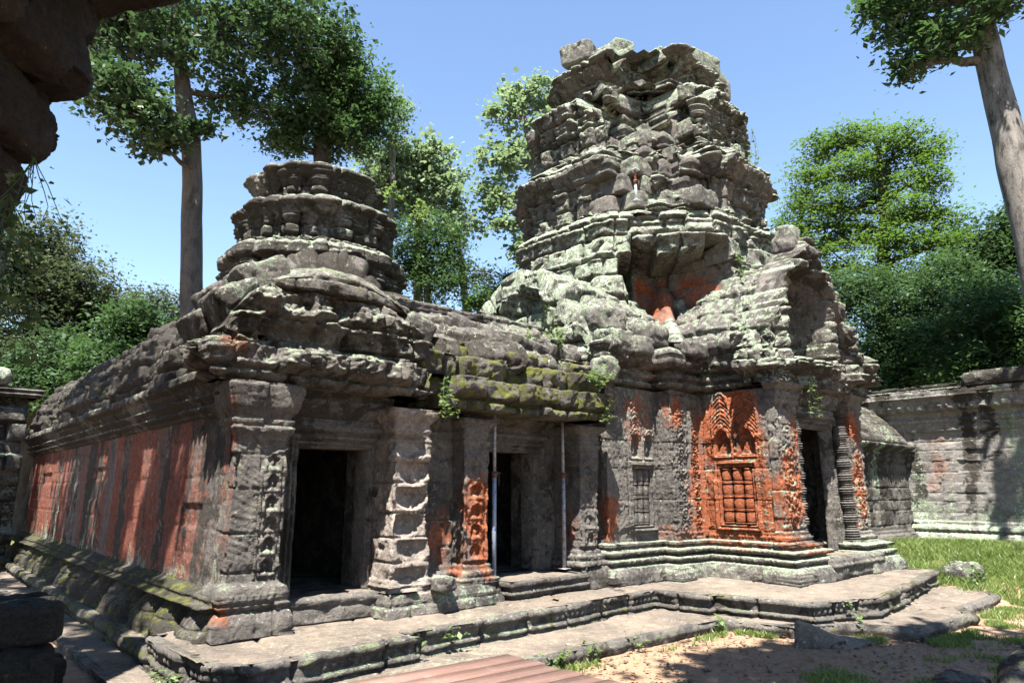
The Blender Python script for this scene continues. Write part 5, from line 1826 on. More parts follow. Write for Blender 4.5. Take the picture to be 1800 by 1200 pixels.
def wedge():
    # triangular fragment lying against the step
    base = np.array([(9.75, 5.35), (10.75, 5.0), (11.25, 4.45), (10.15, 4.45)])
    n = 26
    g = np.linspace(0, 1, n)
    A, Bq = np.meshgrid(g, g, indexing='ij')
    top = np.array([(9.95, 5.0, 0.30), (10.8, 4.85, 0.02), (11.2, 4.45, -0.02), (10.15, 4.5, 0.0)])
    P0 = np.array([(9.55, 5.25, -0.05), (10.75, 5.15, -0.05), (11.35, 4.35, -0.05), (9.95, 4.25, -0.05)])

    def bil(q):
        return (q[0] * ((1 - A) * (1 - Bq))[..., None] + q[1] * (A * (1 - Bq))[..., None] + q[2] * (A * Bq)[..., None] + q[3] * ((1 - A) * Bq)[..., None])
    T = bil(np.array([(9.72, 5.15, 0.22), (10.6, 5.05, 0.06), (11.2, 4.45, 0.0), (10.2, 4.5, 0.02)]))
    ridge_ = np.exp(-((A - 0.12) / 0.16) ** 2) * (1 - Bq) * 0.16
    T[..., 2] += ridge_
    e = np.minimum(np.minimum(A, 1 - A), np.minimum(Bq, 1 - Bq))
    T[..., 2] = np.where(e < 0.001, -0.08, T[..., 2])
    P = wv(T)
    P[..., 2] += (fbm(P, 5, 3, 3) - 0.5) * 0.03
    nn = normals(P)
    o = mk('fallen_slab', P, gridF(n, n)[:, ::-1], M['paving'], None, attr_stone(P, nn, 0, 0.2, 0.05, 0.2, 0.1).reshape(-1, 4), origin=W(10.3, 4.8, 0))
    tag(o, 'triangular grey slab fragment lying on the sand against the step corner', 'stone')


wedge()
stone('boulder', 'rounded brown boulder in the grass beside the terrace corner', 'stone', 17.75, 5.35, 0.33, (0.95, 0.75, 0.5), 301, power=3, dark=0.3)
stone('flat_stone', 'low flat pale stone half sunk in grass behind the boulder', 'stone', 18.6, 7.0, 0.42, (1.3, 0.8, 0.25), 302, power=3, lich=0.1, dark=0.0)
stone('dark_boulder', 'big dark mossy boulder in the shade at the bottom right corner', 'stone', 9.0, 2.05, 0.12, (1.5, 0.75, 0.7), 303, power=3.2, moss=0.25, dark=0.5, lich=0.05, tilt=(0.0, -0.25))
stone('dark_stone', 'small dark block leaning against the dark boulder', 'stone', 8.62, 2.75, 0.08, (0.55, 0.45, 0.3), 304, power=5, dark=0.5, lich=0.05)
stone('pale_stone', 'pale flat stone on the sand at the bottom edge', 'stone', 7.25, 2.6, 0.03, (0.9, 0.5, 0.14), 305, power=3, dark=0.0, lich=0.0, m=M['paving'])
stone('grey_stone', 'small grey stone lodged at the foot of the broken pilaster', 'stone', 6.05, 8.32, 0.82, (0.34, 0.28, 0.22), 306, power=4, lich=0.4, n=14)
# stack of blocks at the bottom left, their shade put into the stone colour
for i, (u, v, z, sx, sy, sz, lab) in enumerate((
        (0.92, 8.1, 0.16, 0.95, 1.1, 0.46, 'dark stone block at the bottom of the shaded stack by the walkway'),
        (0.93, 8.0, 0.56, 0.85, 1.0, 0.38, 'dark stone block in the middle of the shaded stack by the walkway'),
        (0.96, 8.2, 0.93, 0.9, 1.1, 0.36, 'lichen spotted dark block topmost of the shaded stack by the walkway'),
        (1.55, 9.6, 0.14, 0.4, 0.5, 0.32, 'small dark block on the sand beside the shaded stack'))):
    stone('stone_block', lab, 'stone block', u, v, z, (sx, sy, sz), 310 + i, 'dark stones stacked by the walkway', power=7, rough=0.09, lich=0.03, moss=0.2, dark=0.6, m=M['shade_stone'], n=36)

# ruined wall closing the walkway at the far left
rw = thing('ruined_wall', 'shaded ruined wall of stepped stone courses closing the walkway at far left', 'ruined wall', W(0.5, 25, 0))


def h_rw(c):
    j, r1, r2, d = blocks(c.S, c.Z, 0.42, 0.8, 320, 0.03, 0.04, c.P)
    return (r1 - 0.5) * 0.5 - j * 0.15 - 0.3 * (r2 < 0.15) - 0.1 * (c.Z - 0.5)


shell('wall', [(-4.5, 25.2), (2.9, 25.2)], -0.1, 4.9, h_rw, rw, res=0.05, lich=0.25, dark=0.4, moss=0.1, D=0.8)
slab('coping', [(-4.5, 25.3), (3.2, 25.3), (3.2, 26.4), (-4.5, 26.4)], 4.85, 5.15, lambda c: 0.05 * np.sin(c.Z * 50) + masonry(c, 0.3, 1.6, 4, 0.05, 0.03), rw, res=0.06, lich=0.15, dark=0.5)
for i, (u, v, z, sx, sy, sz, lab) in enumerate(((2.15, 25.8, 5.45, 0.45, 0.5, 0.6, 'white leaning finial stone on the far ruined wall'), (1.5, 25.8, 5.28, 0.36, 0.4, 0.34, 'small round pale stone on the far ruined wall'))):
    stone('finial_stone', lab, 'stone', u, v, z, (sx, sy, sz), 330 + i, power=2.4, lich=0.6, dark=0.0, tilt=(0.2, 0.3), n=14)
# far left stepped wall along the walkway
for i, (u, v, z, sx, sy, sz) in enumerate(((1.35, 22.6, 0.45, 1.1, 1.6, 0.9), (1.25, 22.4, 1.3, 1.1, 1.6, 0.75), (1.1, 22.7, 2.1, 1.3, 1.7, 0.8), (1.45, 22.9, 2.85, 0.9, 1.5, 0.7), (1.2, 22.6, 3.5, 1.0, 1.6, 0.6), (1.5, 23.2, 4.05, 0.8, 1.4, 0.5))):
    rock('stone_block', W(u, v, z), (sx, sy, sz), rw, seed=340 + i, n=16, power=8, rough=0.06, lich=0.05, dark=0.7, moss=0.2)  # film mask set high: shade painted onto these blocks

# ================================================================== RUINED ARCHWAY over the camera, top left
arch = thing('ruined_archway', 'dark overhanging ruined archway of rounded stones at top left', 'ruined archway', (-3.6, 2.2, 0))
rr_ = np.random.default_rng(9)
ARCH = [  # (x, y, z, sx, sy, sz)
    (-3.5, 3.55, 5.65, 2.2, 1.3, 0.9), (-3.74, 3.62, 4.95, 1.95, 1.2, 0.75), (-3.84, 3.6, 4.42, 1.75, 1.15, 0.6), (-3.88, 3.65, 3.98, 1.6, 1.1, 0.5), (-3.94, 3.7, 3.62, 1.5, 1.05, 0.42), (-4.12, 3.75, 3.25, 1.45, 1.05, 0.5),
    (-4.30, 3.8, 2.82, 1.45, 1.0, 0.5), (-4.45, 3.85, 2.36, 1.45, 1.0, 0.55), (-4.55, 3.9, 1.86, 1.4, 1.0, 0.6), (-4.65, 3.95, 1.3, 1.4, 1.0, 0.65), (-4.7, 4.0, 0.7, 1.4, 1.0, 0.65), (-4.7, 4.0, 0.15, 1.4, 1.0, 0.6)]
for i, (x, y, z, sx, sy, sz) in enumerate(ARCH):
    rock('stone_block', (x, y, z), (sx, sy, sz), arch, seed=350 + i, n=70, power=9, rough=0.16, rot=-HEAD + rr_.normal() * 0.12, tilt=(rr_.normal() * 0.05, rr_.normal() * 0.08), red=0.0, lich=0.0, dark=0.2, moss=0.0, up=0.1, m=M['shade_stone'])  # overhang's shade deepened by the near-black stone colour
# the mass of the ruin behind and above: it shades the walkway stones
for i, (x, y, z, sx, sy, sz) in enumerate(((-5.2, 3.0, 2.2, 2.4, 3.0, 5.0), (-5.0, 2.2, 6.0, 4.6, 3.4, 2.6), (-1.4, 1.6, 6.6, 5.0, 3.6, 1.4), (-6.2, 5.2, 3.2, 2.6, 2.6, 6.8), (-4.2, 1.9, 7.9, 4.6, 2.8, 1.4))):
    rock('masonry_mass', (x, y, z), (sx, sy, sz), arch, seed=370 + i, n=26, power=9, rough=0.03, rot=-HEAD, lich=0.1, dark=0.5, moss=0.1, course=0.45)
# creeper on the archway
rgv = np.random.default_rng(14)
for i, (x, y, z, n, L) in enumerate(((-2.5, 3.35, 3.8, 60, 0.5), (-2.6, 3.35, 3.6, 70, 0.5), (-2.68, 3.35, 3.4, 90, 0.5), (-2.65, 3.4, 3.2, 90, 0.45))):
    weed(('leafy creeper hanging highest on the dark archway', 'dark creeper hanging in the middle of the archway', 'creeper trailing over the lower archway stones', 'sprig of creeper against the sky below the archway')[i], (x, y, z), 0.35, n, 400 + i, 'creepers on the archway', M['leaf_mid'], hang=L, name='creeper', leaf=0.05, spread=0.8)

# ================================================================== PLANTS IN THE STONES
for i, (lab, u, v, z, s, n, hang) in enumerate((
        ('bright weed hanging over the roof edge above the broken pilaster', 5.95, 8.25, 3.75, 0.3, 60, 0.6),
        ('bushy green weed on the mossy roof near the tower corner', 9.35, 8.25, 3.9, 0.4, 90, 0.0),
        ('small fern growing lower on the mossy roof beside the tower', 9.5, 8.2, 3.6, 0.25, 40, 0.3),
        ('low creeping plants on the roof ridge below the lichened gable', 9.3, 9.2, 4.75, 0.4, 70, 0.0),
        ('small weed tuft on the roof left of the lichened gable', 8.7, 9.4, 4.8, 0.3, 50, 0.0),
        ('thin green creeper hanging beside the porch pediment', 13.75, 6.45, 4.55, 0.2, 46, 1.0),
        ('green weed on the cornice above the red false window', 12.55, 7.2, 5.1, 0.25, 34, 0.0),
        ('green weed growing at the terrace corner beside the triangular slab', 11.2, 4.85, 0.16, 0.28, 34, 0.0),
        ('tiny weed on the terrace edge below the first doorway', 4.95, 7.3, 0.22, 0.16, 22, 0.0),
        ('small weed in a crack of the terrace edge', 5.55, 7.42, 0.25, 0.2, 28, 0.0),
        ('weed at the foot of the step beside the boardwalk', 6.35, 6.42, 0.0, 0.3, 50, 0.0),
        ('weed tuft at the foot of the step, second from the boardwalk', 7.1, 6.38, 0.0, 0.25, 40, 0.0),
        ('tall thin weed standing at the foot of the step', 7.9, 6.38, 0.0, 0.35, 30, 0.0),
        ('weed clump at the inner corner of the step', 9.8, 6.3, 0.0, 0.25, 44, 0.0),
        ('leafy weed beside the brown boulder in the grass', 17.2, 5.0, 0.2, 0.4, 70, 0.0),
        ('weed at the foot of the porch wall beside the annex', 17.0, 6.9, 0.6, 0.4, 50, 0.0),
        ('weed on the annex roof below the porch pediment', 18.6, 7.8, 4.2, 0.35, 60, 0.5),
        ('small weed on the side ledge below the red wall', 2.6, 10.5, 0.3, 0.22, 36, 0.2),
        ('leafy weed at the near end of the side ledge', 2.35, 8.0, 0.1, 0.25, 40, 0.0),
        ('bright sprig on the gallery roof eave', 2.75, 14.5, 3.75, 0.22, 24, 0.0),
        ('creeper hanging from the top tier of the big tower', 15.9, 8.4, 11.5, 0.25, 60, 1.3),
        ('creeper on the right shoulder of the smaller tower', 9.6, 14.6, 9.7, 0.5, 110, 0.7),
        ('creeper in the middle of the smaller tower ledge', 8.4, 14.0, 9.6, 0.4, 70, 0.4),
        ('weed trailing down the lichened shoulder beside the hollow', 13.9, 7.9, 7.6, 0.3, 60, 1.2),
        ('creeper hanging on the lichened gable arch', 10.0, 10.2, 6.0, 0.25, 60, 0.9))):
    weed(lab, W(u, v, z), s, n, i, hang=hang, leaf=0.07 if i not in (21, 22) else 0.1)

# a few fallen leaves
for i, (lab, u, v, z, c) in enumerate((('yellow fallen leaf on the terrace in front of the second doorway', 8.0, 8.05, 0.475, 0.9), ('brown fallen leaf on the step corner below the red window', 9.9, 6.6, 0.18, 0.1), ('green fallen leaf on the shaded sand', 8.6, 3.9, 0.03, 0.6), ('curled brown leaf on the sunlit sand', 12.9, 3.7, 0.04, 0.1))):
    V, F = leaves(np.array([W(u, v, z)]), 0.16, 0.5, 0.9, np.random.default_rng(i))
    mid = V.mean(0)
    V2 = V + np.array([0, 0, 0.006])
    Q = np.concatenate([V, V2])
    o = mk('fallen_leaf', Q, [(3, 2, 1, 0), (4, 5, 6, 7), (0, 1, 5, 4), (1, 2, 6, 5), (2, 3, 7, 6), (3, 0, 4, 7)], M['litter'] if i != 2 else M['weed'], None, np.full((8, 4), c), origin=tuple(mid))
    tag(o, lab, 'leaf')


# ================================================================== GRASS (stuff)
def grass(name, label, samples, hgt, seed):
    rng = np.random.default_rng(seed)
    u, v, d = samples(rng)
    n = len(u)
    P = wv(np.stack([u, v, gz(u, v) - 0.02], -1))
    a = rng.random(n) * 2 * np.pi
    s = np.stack([np.cos(a), np.sin(a), a * 0], -1)
    lean = rng.normal(size=(n, 3)) * np.array([0.45, 0.45, 0])
    h = hgt * (0.5 + rng.random(n)) * d
    tip = P + (np.array([0, 0, 1.0]) + lean) * h[:, None]
    w = 0.006 + 0.006 * rng.random(n)[:, None]
    mid = P + (tip - P) * 0.5 + np.array([0, 0, 0.1]) * h[:, None]
    V = np.stack([P - s * w, P + s * w, mid + s * w * 0.8, tip], 1).reshape(-1, 3)
    F = np.arange(4 * n).reshape(n, 4)
    t = np.repeat(np.clip(fbm(P, 1.2, 2, 3) + rng.normal(size=n) * 0.2, 0, 1), 4)
    o = mk(name, V, F, M['grass'], None, np.stack([t, t, t, t], -1), smooth_shade=False)
    tag(o, label, 'grass', None, 'stuff')


def field(rng):
    n = 90000
    u = 15.5 + rng.random(n) * 6.5
    v = 1.0 + rng.random(n) * 6.9
    P = np.stack([u, v, u * 0], -1)
    den = sst(16.3, 18.4, u + 0.45 * (v - 4.5) + (fbm(P, 0.9, 3, 2) - 0.5) * 2.0) * sst(0.36, 0.5, fbm(P, 1.6, 2, 9) + 0.08)
    path = 1 - np.exp(-((v - 3.0 - 0.12 * (u - 16)) / 0.5) ** 2) * 0.9
    k = rng.random(n) < den * path
    return u[k], v[k], 0.55 + 0.6 * fbm(P[k], 1.5, 2, 4)


grass('lawn_grass', 'bright green grass in front of the enclosure wall', field, 0.17, 1)


def edges(rng):
    pts = [(5.95, 6.36), (8.0, 6.33), (9.9, 6.3), (10.1, 5.4), (10.9, 4.7), (11.4, 4.0), (13.4, 3.8), (14.2, 4.15), (16.3, 4.2), (17.3, 5.0)]
    uu, vv = [], []
    for (a, b), q in zip(zip(pts[:-1], pts[1:]), (900, 900, 800, 1200, 1200, 2600, 1600, 2600, 1400)):
        t = rng.random(q)
        sp = 0.10 if q < 1000 else 0.22
        uu.append(a[0] + (b[0] - a[0]) * t + np.abs(rng.normal(size=q)) * sp * 0.4)
        vv.append(a[1] + (b[1] - a[1]) * t - np.abs(rng.normal(size=q)) * sp)
    u, v = np.concatenate(uu), np.concatenate(vv)
    n2 = 9000
    cu = np.array([(8.3, 4.0), (9.2, 3.0), (9.8, 3.4), (10.5, 3.1), (8.7, 3.3), (12.5, 3.0), (11.4, 2.6), (13.5, 2.8), (14.5, 2.6), (7.4, 3.5)])
    k = rng.integers(0, len(cu), n2)
    g = rng.normal(size=(n2, 2)) * np.array([0.35, 0.16])
    keep = fbm(np.stack([cu[k, 0] + g[:, 0], cu[k, 1] + g[:, 1], g[:, 0] * 0], -1), 3, 2, 2) > 0.47
    u = np.concatenate([u, (cu[k, 0] + g[:, 0])[keep]])
    v = np.concatenate([v, (cu[k, 1] + g[:, 1])[keep]])
    m = fbm(np.stack([u, v, u * 0], -1), 2.2, 2, 7) > 0.42
    return u[m], v[m], np.full(m.sum(), 0.6)


grass('verge_grass', 'sparse green grass along the foot of the steps and on the sand', edges, 0.11, 2)


# small pebbles and litter on the sand: nobody could count them
def pebbles():
    rng = np.random.default_rng(4)
    n = 2600
    u = 5.5 + rng.random(n) * 7
    v = 2.6 + rng.random(n) * 3.8
    P = wv(np.stack([u, v, gz(u, v) + 0.0], -1))
    V, F = leaves(P, 0.05, 0.6, 0.75, rng)
    t = np.repeat(rng.random(n), 4)
    o = mk('leaf_litter', V, F, M['litter'], None, np.stack([t, t, t, t], -1), smooth_shade=False)
    tag(o, 'scattered dead leaves and crumbs on the sand', 'leaf litter', None, 'stuff')


pebbles()


def rubble():
    rng = np.random.default_rng(6)
    n = 700
    u = np.concatenate([5.6 + rng.random(n) * 8, 2.1 + rng.random(300) * 0.8])
    v = np.concatenate([2.4 + rng.random(n) ** 0.7 * 4.0, 7 + rng.random(300) * 8])
    P = wv(np.stack([u, v, gz(u, v)], -1))
    n = len(P)
    s = 0.008 + 0.028 * rng.random(n) ** 4
    o8 = np.array([(1, 0, 0), (-1, 0, 0), (0, 1, 0), (0, -1, 0), (0, 0, 1), (0, 0, -1)], float)
    V = P[:, None, :] + o8[None] * (s[:, None, None] * (0.6 + 0.8 * rng.random((n, 6, 1)))) * np.array([1.2, 1, 0.7])
    f = np.array([(0, 2, 4), (2, 1, 4), (1, 3, 4), (3, 0, 4), (2, 0, 5), (1, 2, 5), (3, 1, 5), (0, 3, 5)])
    F = (np.arange(n)[:, None, None] * 6 + f[None]).reshape(-1, 3)
    o = mk('gravel', V.reshape(-1, 3), F, M['paving'], None, np.tile([0.0, 0.0, 0, 0.0], (n * 6, 1)), smooth_shade=False)
    tag(o, 'small stones and crumbs scattered on the sand', 'gravel', None, 'stuff')


rubble()


# ================================================================== TREES
def wp(px, py, dist):
    """world point seen at a photo position, at a horizontal distance (used to set tree sizes)"""
    x = (px - 900) / 1220.0
    y = (600 - py) / 1220.0
    d = np.array([x, math.cos(PITCH) - y * math.sin(PITCH), math.sin(PITCH) + y * math.cos(PITCH)])
    t = dist / math.hypot(d[0], d[1])
    return d * t + np.array([0, 0, EYE])


def blob(px, py, rx, ry, dist, nc, nl, depth=0.8):
    c = wp(px, py, dist)
    dc = np.linalg.norm(c - np.array([0, 0, EYE]))
    k = dc / 1220.0 * 0.97
    return (c, (rx * k, rx * k * depth, ry * k), nc, nl)


def trk(pts, dist):
    """trunk from (px, py, radius_px)"""
    out = []
    for (px, py, rp) in pts:
        if py is None:
            continue
        c = wp(px, py, dist)
        out.append((c[0], c[1], c[2], rp * np.linalg.norm(c - np.array([0, 0, EYE])) / 1220.0))
    b = out[0]
    if b[2] > 0:
        out.insert(0, (b[0], b[1], -0.2, b[3] * 1.15))
    return out


# tall grey trunk at the left
tree('tall_tree', 'tall tree with straight grey trunk and spreading leafy crown behind the gallery', trk([(337, 560, 17), (337, 450, 16), (338, 330, 15), (335, 240, 14), (325, 190, 13), (318, 120, 10), (312, 40, 7), (300, -60, 5)], 27),
     [blob(250, 60, 121, 66, 26, 112, 33), blob(395, 60, 110, 82, 27, 115, 33), blob(500, 45, 99, 82, 27, 93, 33), blob(240, 200, 66, 60, 25, 62, 33), blob(285, 255, 35, 30, 26, 24, 33), blob(420, 170, 66, 44, 27, 51, 33), blob(360, 225, 28, 19, 26, 13, 33),
      blob(560, 60, 66, 66, 28, 48, 33), blob(600, 90, 38, 24, 28, 13, 33), blob(200, 150, 60, 44, 25, 48, 33), blob(330, -40, 242, 66, 27, 168, 33), blob(210, 40, 77, 66, 26, 56, 33)],
     0.185, M['leaf_dark'], M['bark_grey'], 21, csize=0.46, up=0.35, droop=0.6, aspect=0.75)
# dense dark tree above the small tower
tree('dense_tree', 'dense dark green tree rising directly behind the smaller tower', trk([(568, 320, 15), (566, 260, 14), (575, 200, 11), (580, 150, 8)], 29),
     [blob(560, 140, 75, 60, 29, 78, 75), blob(620, 175, 80, 70, 29, 91, 75), blob(520, 210, 70, 55, 28.5, 70, 75), blob(600, 235, 75, 40, 28.5, 57, 75), blob(660, 200, 45, 55, 29, 39, 62), blob(500, 250, 35, 25, 28.5, 20, 62), blob(590, 110, 55, 40, 29, 39, 70)],
     0.17, M['leaf_mid'], M['bark_dark'], 22, csize=0.6, up=0.4, droop=0.3)
tree('slender_tree', 'pale feathery tree at the right edge of the dense dark tree', trk([(690, 330, 5), (692, 250, 4), (695, 170, 2.5)], 31), [blob(695, 190, 32, 55, 31, 28, 42), blob(685, 250, 25, 35, 31, 13, 42)], 0.15, M['leaf_pale'], M['bark_pale'], 23, csize=0.5)
tree('pale_tree', 'pale leaved open tree with thin branches right of the smaller tower', trk([(735, 560, 9), (735, 420, 8), (740, 330, 6), (745, 280, 4)], 33),
     [blob(745, 275, 60, 35, 33, 44, 50), blob(690, 310, 55, 40, 33, 44, 50), blob(780, 330, 50, 45, 33, 39, 47), blob(720, 350, 70, 40, 33, 46, 50), blob(805, 395, 36, 30, 33, 20, 45), blob(660, 290, 35, 25, 33, 15, 45)],
     0.21, M['leaf_pale'], M['bark_pale'], 24, csize=0.6, up=0.4, aspect=0.8)
tree('bushy_tree', 'mid green bushy tree between the two towers', trk([(755, 600, 7), (752, 520, 7), (748, 440, 5)], 30),
     [blob(745, 420, 65, 50, 30, 78, 70), blob(790, 460, 40, 60, 30, 52, 62), blob(715, 470, 50, 50, 30, 52, 62), blob(765, 500, 60, 40, 30, 57, 62)], 0.13, M['leaf_mid'], M['bark_dark'], 25, csize=0.55)
tree('bare_trunk_tree', 'pale leaning trunk with thin foliage behind the door roof', trk([(822, 560, 7), (812, 480, 6), (806, 430, 4), (800, 380, 2)], 36), [blob(845, 485, 40, 22, 36, 20, 42), blob(790, 460, 22, 30, 36, 13, 42)], 0.16, M['leaf_olive'], M['bark_pale'], 26)
tree('small_tree', 'small round bright green tree behind the ridge stones left of the big tower', trk([(862, 600, 4), (862, 545, 3)], 34), [blob(862, 525, 48, 26, 34, 78, 62), blob(895, 500, 30, 26, 34, 31, 62), blob(835, 540, 25, 14, 34, 18, 50)], 0.12, M['leaf_bright'], M['bark_dark'], 27, csize=0.45)
tree('sparse_tree', 'sparse pale tree with white branches left of the big tower', trk([(940, 560, 9), (938, 400, 8), (940, 300, 6), (925, 220, 5), (905, 170, 3)], 32),
     [blob(925, 160, 50, 26, 32, 23, 42), blob(880, 205, 42, 40, 32, 18, 40), blob(960, 190, 35, 45, 32, 20, 40), blob(890, 280, 50, 40, 32, 26, 42), blob(865, 345, 36, 36, 32, 19, 42), blob(935, 260, 40, 40, 32, 20, 42), blob(895, 390, 36, 32, 32, 18, 40), blob(925, 440, 30, 40, 32, 20, 42)],
     0.22, M['leaf_pale'], M['bark_pale'], 28, csize=0.55, aspect=0.8, twigs=9)
# left background
tree('olive_tree', 'large olive tinged tree at the far left behind the walkway wall', trk([(60, 720, 16), (62, 600, 15), (70, 500, 10)], 42),
     [blob(50, 440, 75, 60, 42, 117, 75), blob(30, 520, 90, 70, 42, 117, 75), blob(120, 520, 85, 60, 41, 130, 75), blob(140, 590, 75, 60, 41, 104, 75), blob(30, 610, 80, 60, 41, 104, 75), blob(160, 540, 45, 45, 42, 52, 62), blob(40, 660, 90, 40, 40, 78, 62)],
     0.19, M['leaf_olive'], M['bark_dark'], 29, csize=0.8)
tree('back_tree', 'yellowish tree standing behind the bright green tree at left', trk([(245, 700, 8), (245, 600, 7), (245, 540, 4)], 48), [blob(235, 545, 60, 38, 48, 78, 70), blob(300, 560, 60, 40, 48, 65, 62), blob(360, 570, 40, 40, 48, 44, 62), blob(320, 610, 60, 40, 48, 52, 62)], 0.18, M['leaf_olive'], M['bark_dark'], 30, csize=0.8)
tree('green_tree', 'bright green bushy tree above the gallery roof at left', trk([(235, 720, 6), (240, 650, 5), (245, 580, 3)], 36), [blob(235, 580, 55, 55, 36, 91, 70), blob(190, 650, 60, 45, 35.5, 78, 70), blob(275, 620, 50, 45, 36, 65, 62), blob(235, 660, 70, 40, 35, 65, 62)], 0.19, M['leaf_mid'], M['bark_dark'], 31, csize=0.65)
tree('shade_tree', 'low dark tree filling the gap beneath the olive tree', trk([(110, 760, 8), (110, 700, 7), (110, 660, 4)], 38), [blob(110, 640, 80, 50, 38, 78, 70), blob(20, 660, 60, 50, 38, 65, 70), blob(160, 690, 60, 30, 37, 52, 62), blob(60, 690, 80, 30, 37, 65, 62)], 0.18, M['leaf_dark'], M['bark_dark'], 32, csize=0.8)
# right background
tree('feathery_tree', 'big feathery light green tree behind the porch gable', trk([(1560, 760, 13), (1558, 600, 12), (1553, 470, 10), (1556, 380, 8), (1548, 300, 5), (1540, 250, 3)], 38),
     [blob(1450, 262, 47, 29, 38, 34, 75), blob(1510, 240, 42, 29, 38, 30, 75), blob(1575, 250, 47, 32, 37.5, 34, 75), blob(1625, 265, 31, 35, 38, 24, 70), blob(1430, 310, 35, 32, 38, 27, 75), blob(1490, 305, 52, 29, 37, 36, 75), blob(1560, 300, 47, 29, 38.5, 34, 75), blob(1630, 315, 42, 32, 37.5, 30, 75),
      blob(1410, 365, 37, 35, 38, 30, 75), blob(1465, 360, 47, 32, 37, 36, 75), blob(1530, 350, 47, 29, 38.5, 30, 75), blob(1600, 365, 52, 29, 37, 36, 75), blob(1655, 375, 31, 26, 38, 20, 70), blob(1395, 405, 31, 29, 37.5, 23, 75), blob(1440, 420, 52, 35, 37, 41, 75), blob(1510, 410, 52, 32, 38, 37, 75), blob(1580, 425, 57, 35, 37, 41, 75), blob(1650, 430, 47, 32, 37.5, 34, 75), blob(1470, 470, 63, 35, 37, 41, 75), blob(1560, 480, 73, 35, 36.5, 43, 75), blob(1640, 485, 52, 35, 37, 34, 75)],
     0.18, M['leaf_bright'], M['bark_dark'], 33, csize=0.62, up=0.6, droop=0.3, aspect=0.4, flat=0.5)
tree('shady_tree', 'dark shaded tree with crooked branches beneath the feathery tree', trk([(1580, 790, 13), (1576, 680, 12), (1585, 580, 9), (1600, 520, 6)], 34),
     [blob(1500, 520, 80, 50, 34.5, 104, 75), blob(1600, 540, 85, 55, 34, 117, 75), blob(1540, 620, 90, 50, 34, 104, 75), blob(1640, 620, 90, 55, 33, 117, 75), blob(1560, 680, 100, 40, 33, 104, 75), blob(1680, 500, 60, 50, 35, 78, 75)],
     0.17, M['leaf_dark'], M['bark_dark'], 34, csize=0.75, up=0.5, aspect=0.45)
tree('leafy_tree', 'mid green tree above the enclosure wall at the right edge', trk([(1790, 760, 12), (1780, 640, 10), (1770, 560, 6)], 31),
     [blob(1740, 540, 70, 45, 31, 91, 75), blob(1800, 560, 70, 50, 30, 91, 75), blob(1700, 600, 70, 50, 31, 91, 75), blob(1790, 630, 80, 50, 30, 104, 75), blob(1720, 650, 70, 35, 30, 78, 75), blob(1860, 600, 80, 90, 30, 78, 75)],
     0.15, M['leaf_mid'], M['bark_dark'], 35, csize=0.65, up=0.5, aspect=0.45)
tree('rear_tree', 'dark crown showing behind the leaning trunk at right', trk([(1760, 640, 8), (1758, 520, 7), (1755, 440, 5)], 42), [blob(1750, 430, 65, 40, 42, 78, 70), blob(1800, 400, 40, 40, 42, 52, 70), blob(1720, 460, 45, 30, 42, 39, 70), blob(1790, 470, 60, 40, 42, 52, 70)], 0.2, M['leaf_dark'], M['bark_dark'], 36, csize=0.8)
tree('shady_tree', 'dark dense tree filling the gap above the low annex roof', trk([(1640, 760, 9), (1645, 660, 8), (1650, 600, 5)], 40),
     [blob(1600, 590, 80, 50, 40, 70, 70), blob(1700, 560, 90, 60, 41, 80, 70), blob(1780, 520, 70, 60, 42, 60, 70), blob(1660, 650, 110, 45, 39, 80, 70), blob(1770, 640, 80, 60, 40, 70, 70), blob(1550, 660, 60, 50, 40, 50, 70)],
     0.2, M['leaf_dark'], M['bark_dark'], 38, csize=0.8, up=0.5)
# leaning trunk at the right
lt = []
for (px, py, rp) in ((1850, 620, 24), (1815, 420, 22), (1785, 300, 20), (1762, 200, 19), (1740, 110, 17), (1726, 40, 15), (1710, -40, 12), (1690, -130, 9)):
    lt.append((px, py, rp))
tree('leaning_tree', 'leaning tree with thick mottled pale trunk at the right edge', trk(lt, 26),
     [blob(1600, 40, 56, 32, 25, 47, 28), blob(1560, 10, 44, 24, 25, 33, 28), blob(1640, 80, 44, 28, 25, 36, 28), blob(1590, 125, 27, 25, 25, 19, 28), blob(1690, 60, 32, 32, 25, 22, 28), blob(1770, 10, 36, 17, 25, 19, 28), blob(1650, -20, 112, 32, 25, 84, 28),
      blob(1700, -160, 152, 80, 25, 98, 28), blob(1790, -60, 48, 40, 25, 42, 28)],
     0.22, M['leaf_mid'], M['bark_pale'], 37, csize=0.5, up=0.45, droop=0.5, aspect=0.45)


# trees standing beside and behind the photographer: their crowns throw the dappled shade seen in the picture
def crown_over(u, v, h, ru, rv, rz, nc, nl):
    return (np.array(W(u, v, h)), (ru, rv, rz), nc, nl)


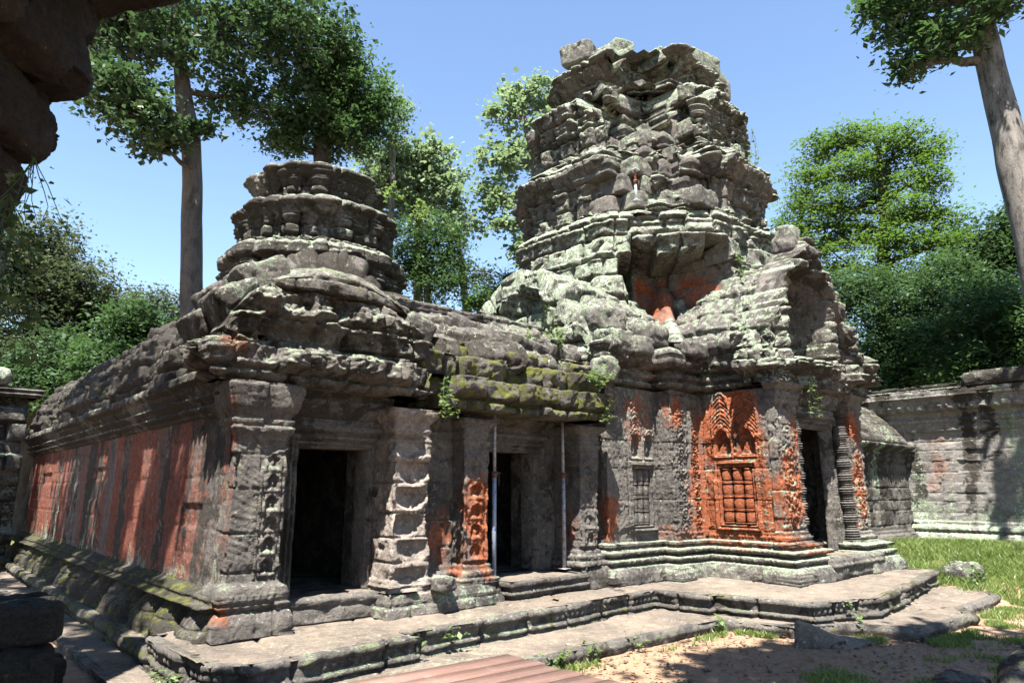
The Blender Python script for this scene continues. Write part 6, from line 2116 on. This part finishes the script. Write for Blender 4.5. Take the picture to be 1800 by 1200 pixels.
tree('forest_tree', 'tall forest tree beside the walkway, crown above the left edge of the picture', [(-13.5, 5.5, 0, 0.5), (-13.3, 5.6, 7, 0.42), (-12.9, 6, 13, 0.3), (-12.5, 6.5, 17, 0.15)],
     [crown_over(-3.1, 6.6, 16.0, 1.0, 1.8, 1.1, 26, 36), crown_over(-2.9, 9.6, 16.0, 1.1, 1.6, 1.1, 30, 36), crown_over(-2.6, 13.0, 16.5, 1.5, 1.8, 1.1, 26, 36), crown_over(-1.0, 15.0, 17.5, 1.5, 1.5, 1.1, 16, 34), crown_over(-4.4, 11.0, 15.5, 1.4, 2.2, 1.1, 20, 34), crown_over(-4.0, 15.5, 15.5, 1.4, 2.2, 1.1, 20, 34), crown_over(-3.8, 18.6, 16, 1.2, 1.8, 1.0, 34, 36), crown_over(-3.4, 21.0, 16, 1.8, 1.0, 1.0, 46, 38)],
     0.28, M['leaf_dark'], M['bark_grey'], 41, csize=0.6, up=0.55, twigs=6)
tree('forest_tree', 'tall forest tree behind the photographer, crown above the picture', [(6.5, -4.5, 0, 0.45), (6.2, -3.5, 7, 0.36), (5.2, -1.5, 13, 0.25), (4.6, 0.5, 16, 0.12)],
     [crown_over(3.3, 0.0, 15.0, 1.3, 0.9, 0.6, 26, 36), crown_over(4.5, -0.6, 15.0, 1.3, 0.8, 0.6, 30, 36), crown_over(5.9, -1.3, 15.0, 1.4, 0.8, 0.6, 30, 36), crown_over(2.2, -0.1, 15.0, 0.9, 0.5, 0.6, 10, 34), crown_over(7.2, -2.0, 15.0, 1.0, 0.5, 0.6, 10, 30), crown_over(5.0, -1.8, 15.0, 1.6, 0.8, 0.6, 26, 36), crown_over(3.2, -1.1, 15.0, 1.2, 0.7, 0.6, 18, 36),
      crown_over(17.9, 1.2, 14.0, 1.0, 0.5, 1.2, 14, 30), crown_over(17.5, -0.4, 14.0, 1.2, 0.8, 1.2, 20, 30)],
     0.28, M['leaf_dark'], M['bark_grey'], 42, csize=0.55, up=0.55, twigs=5)
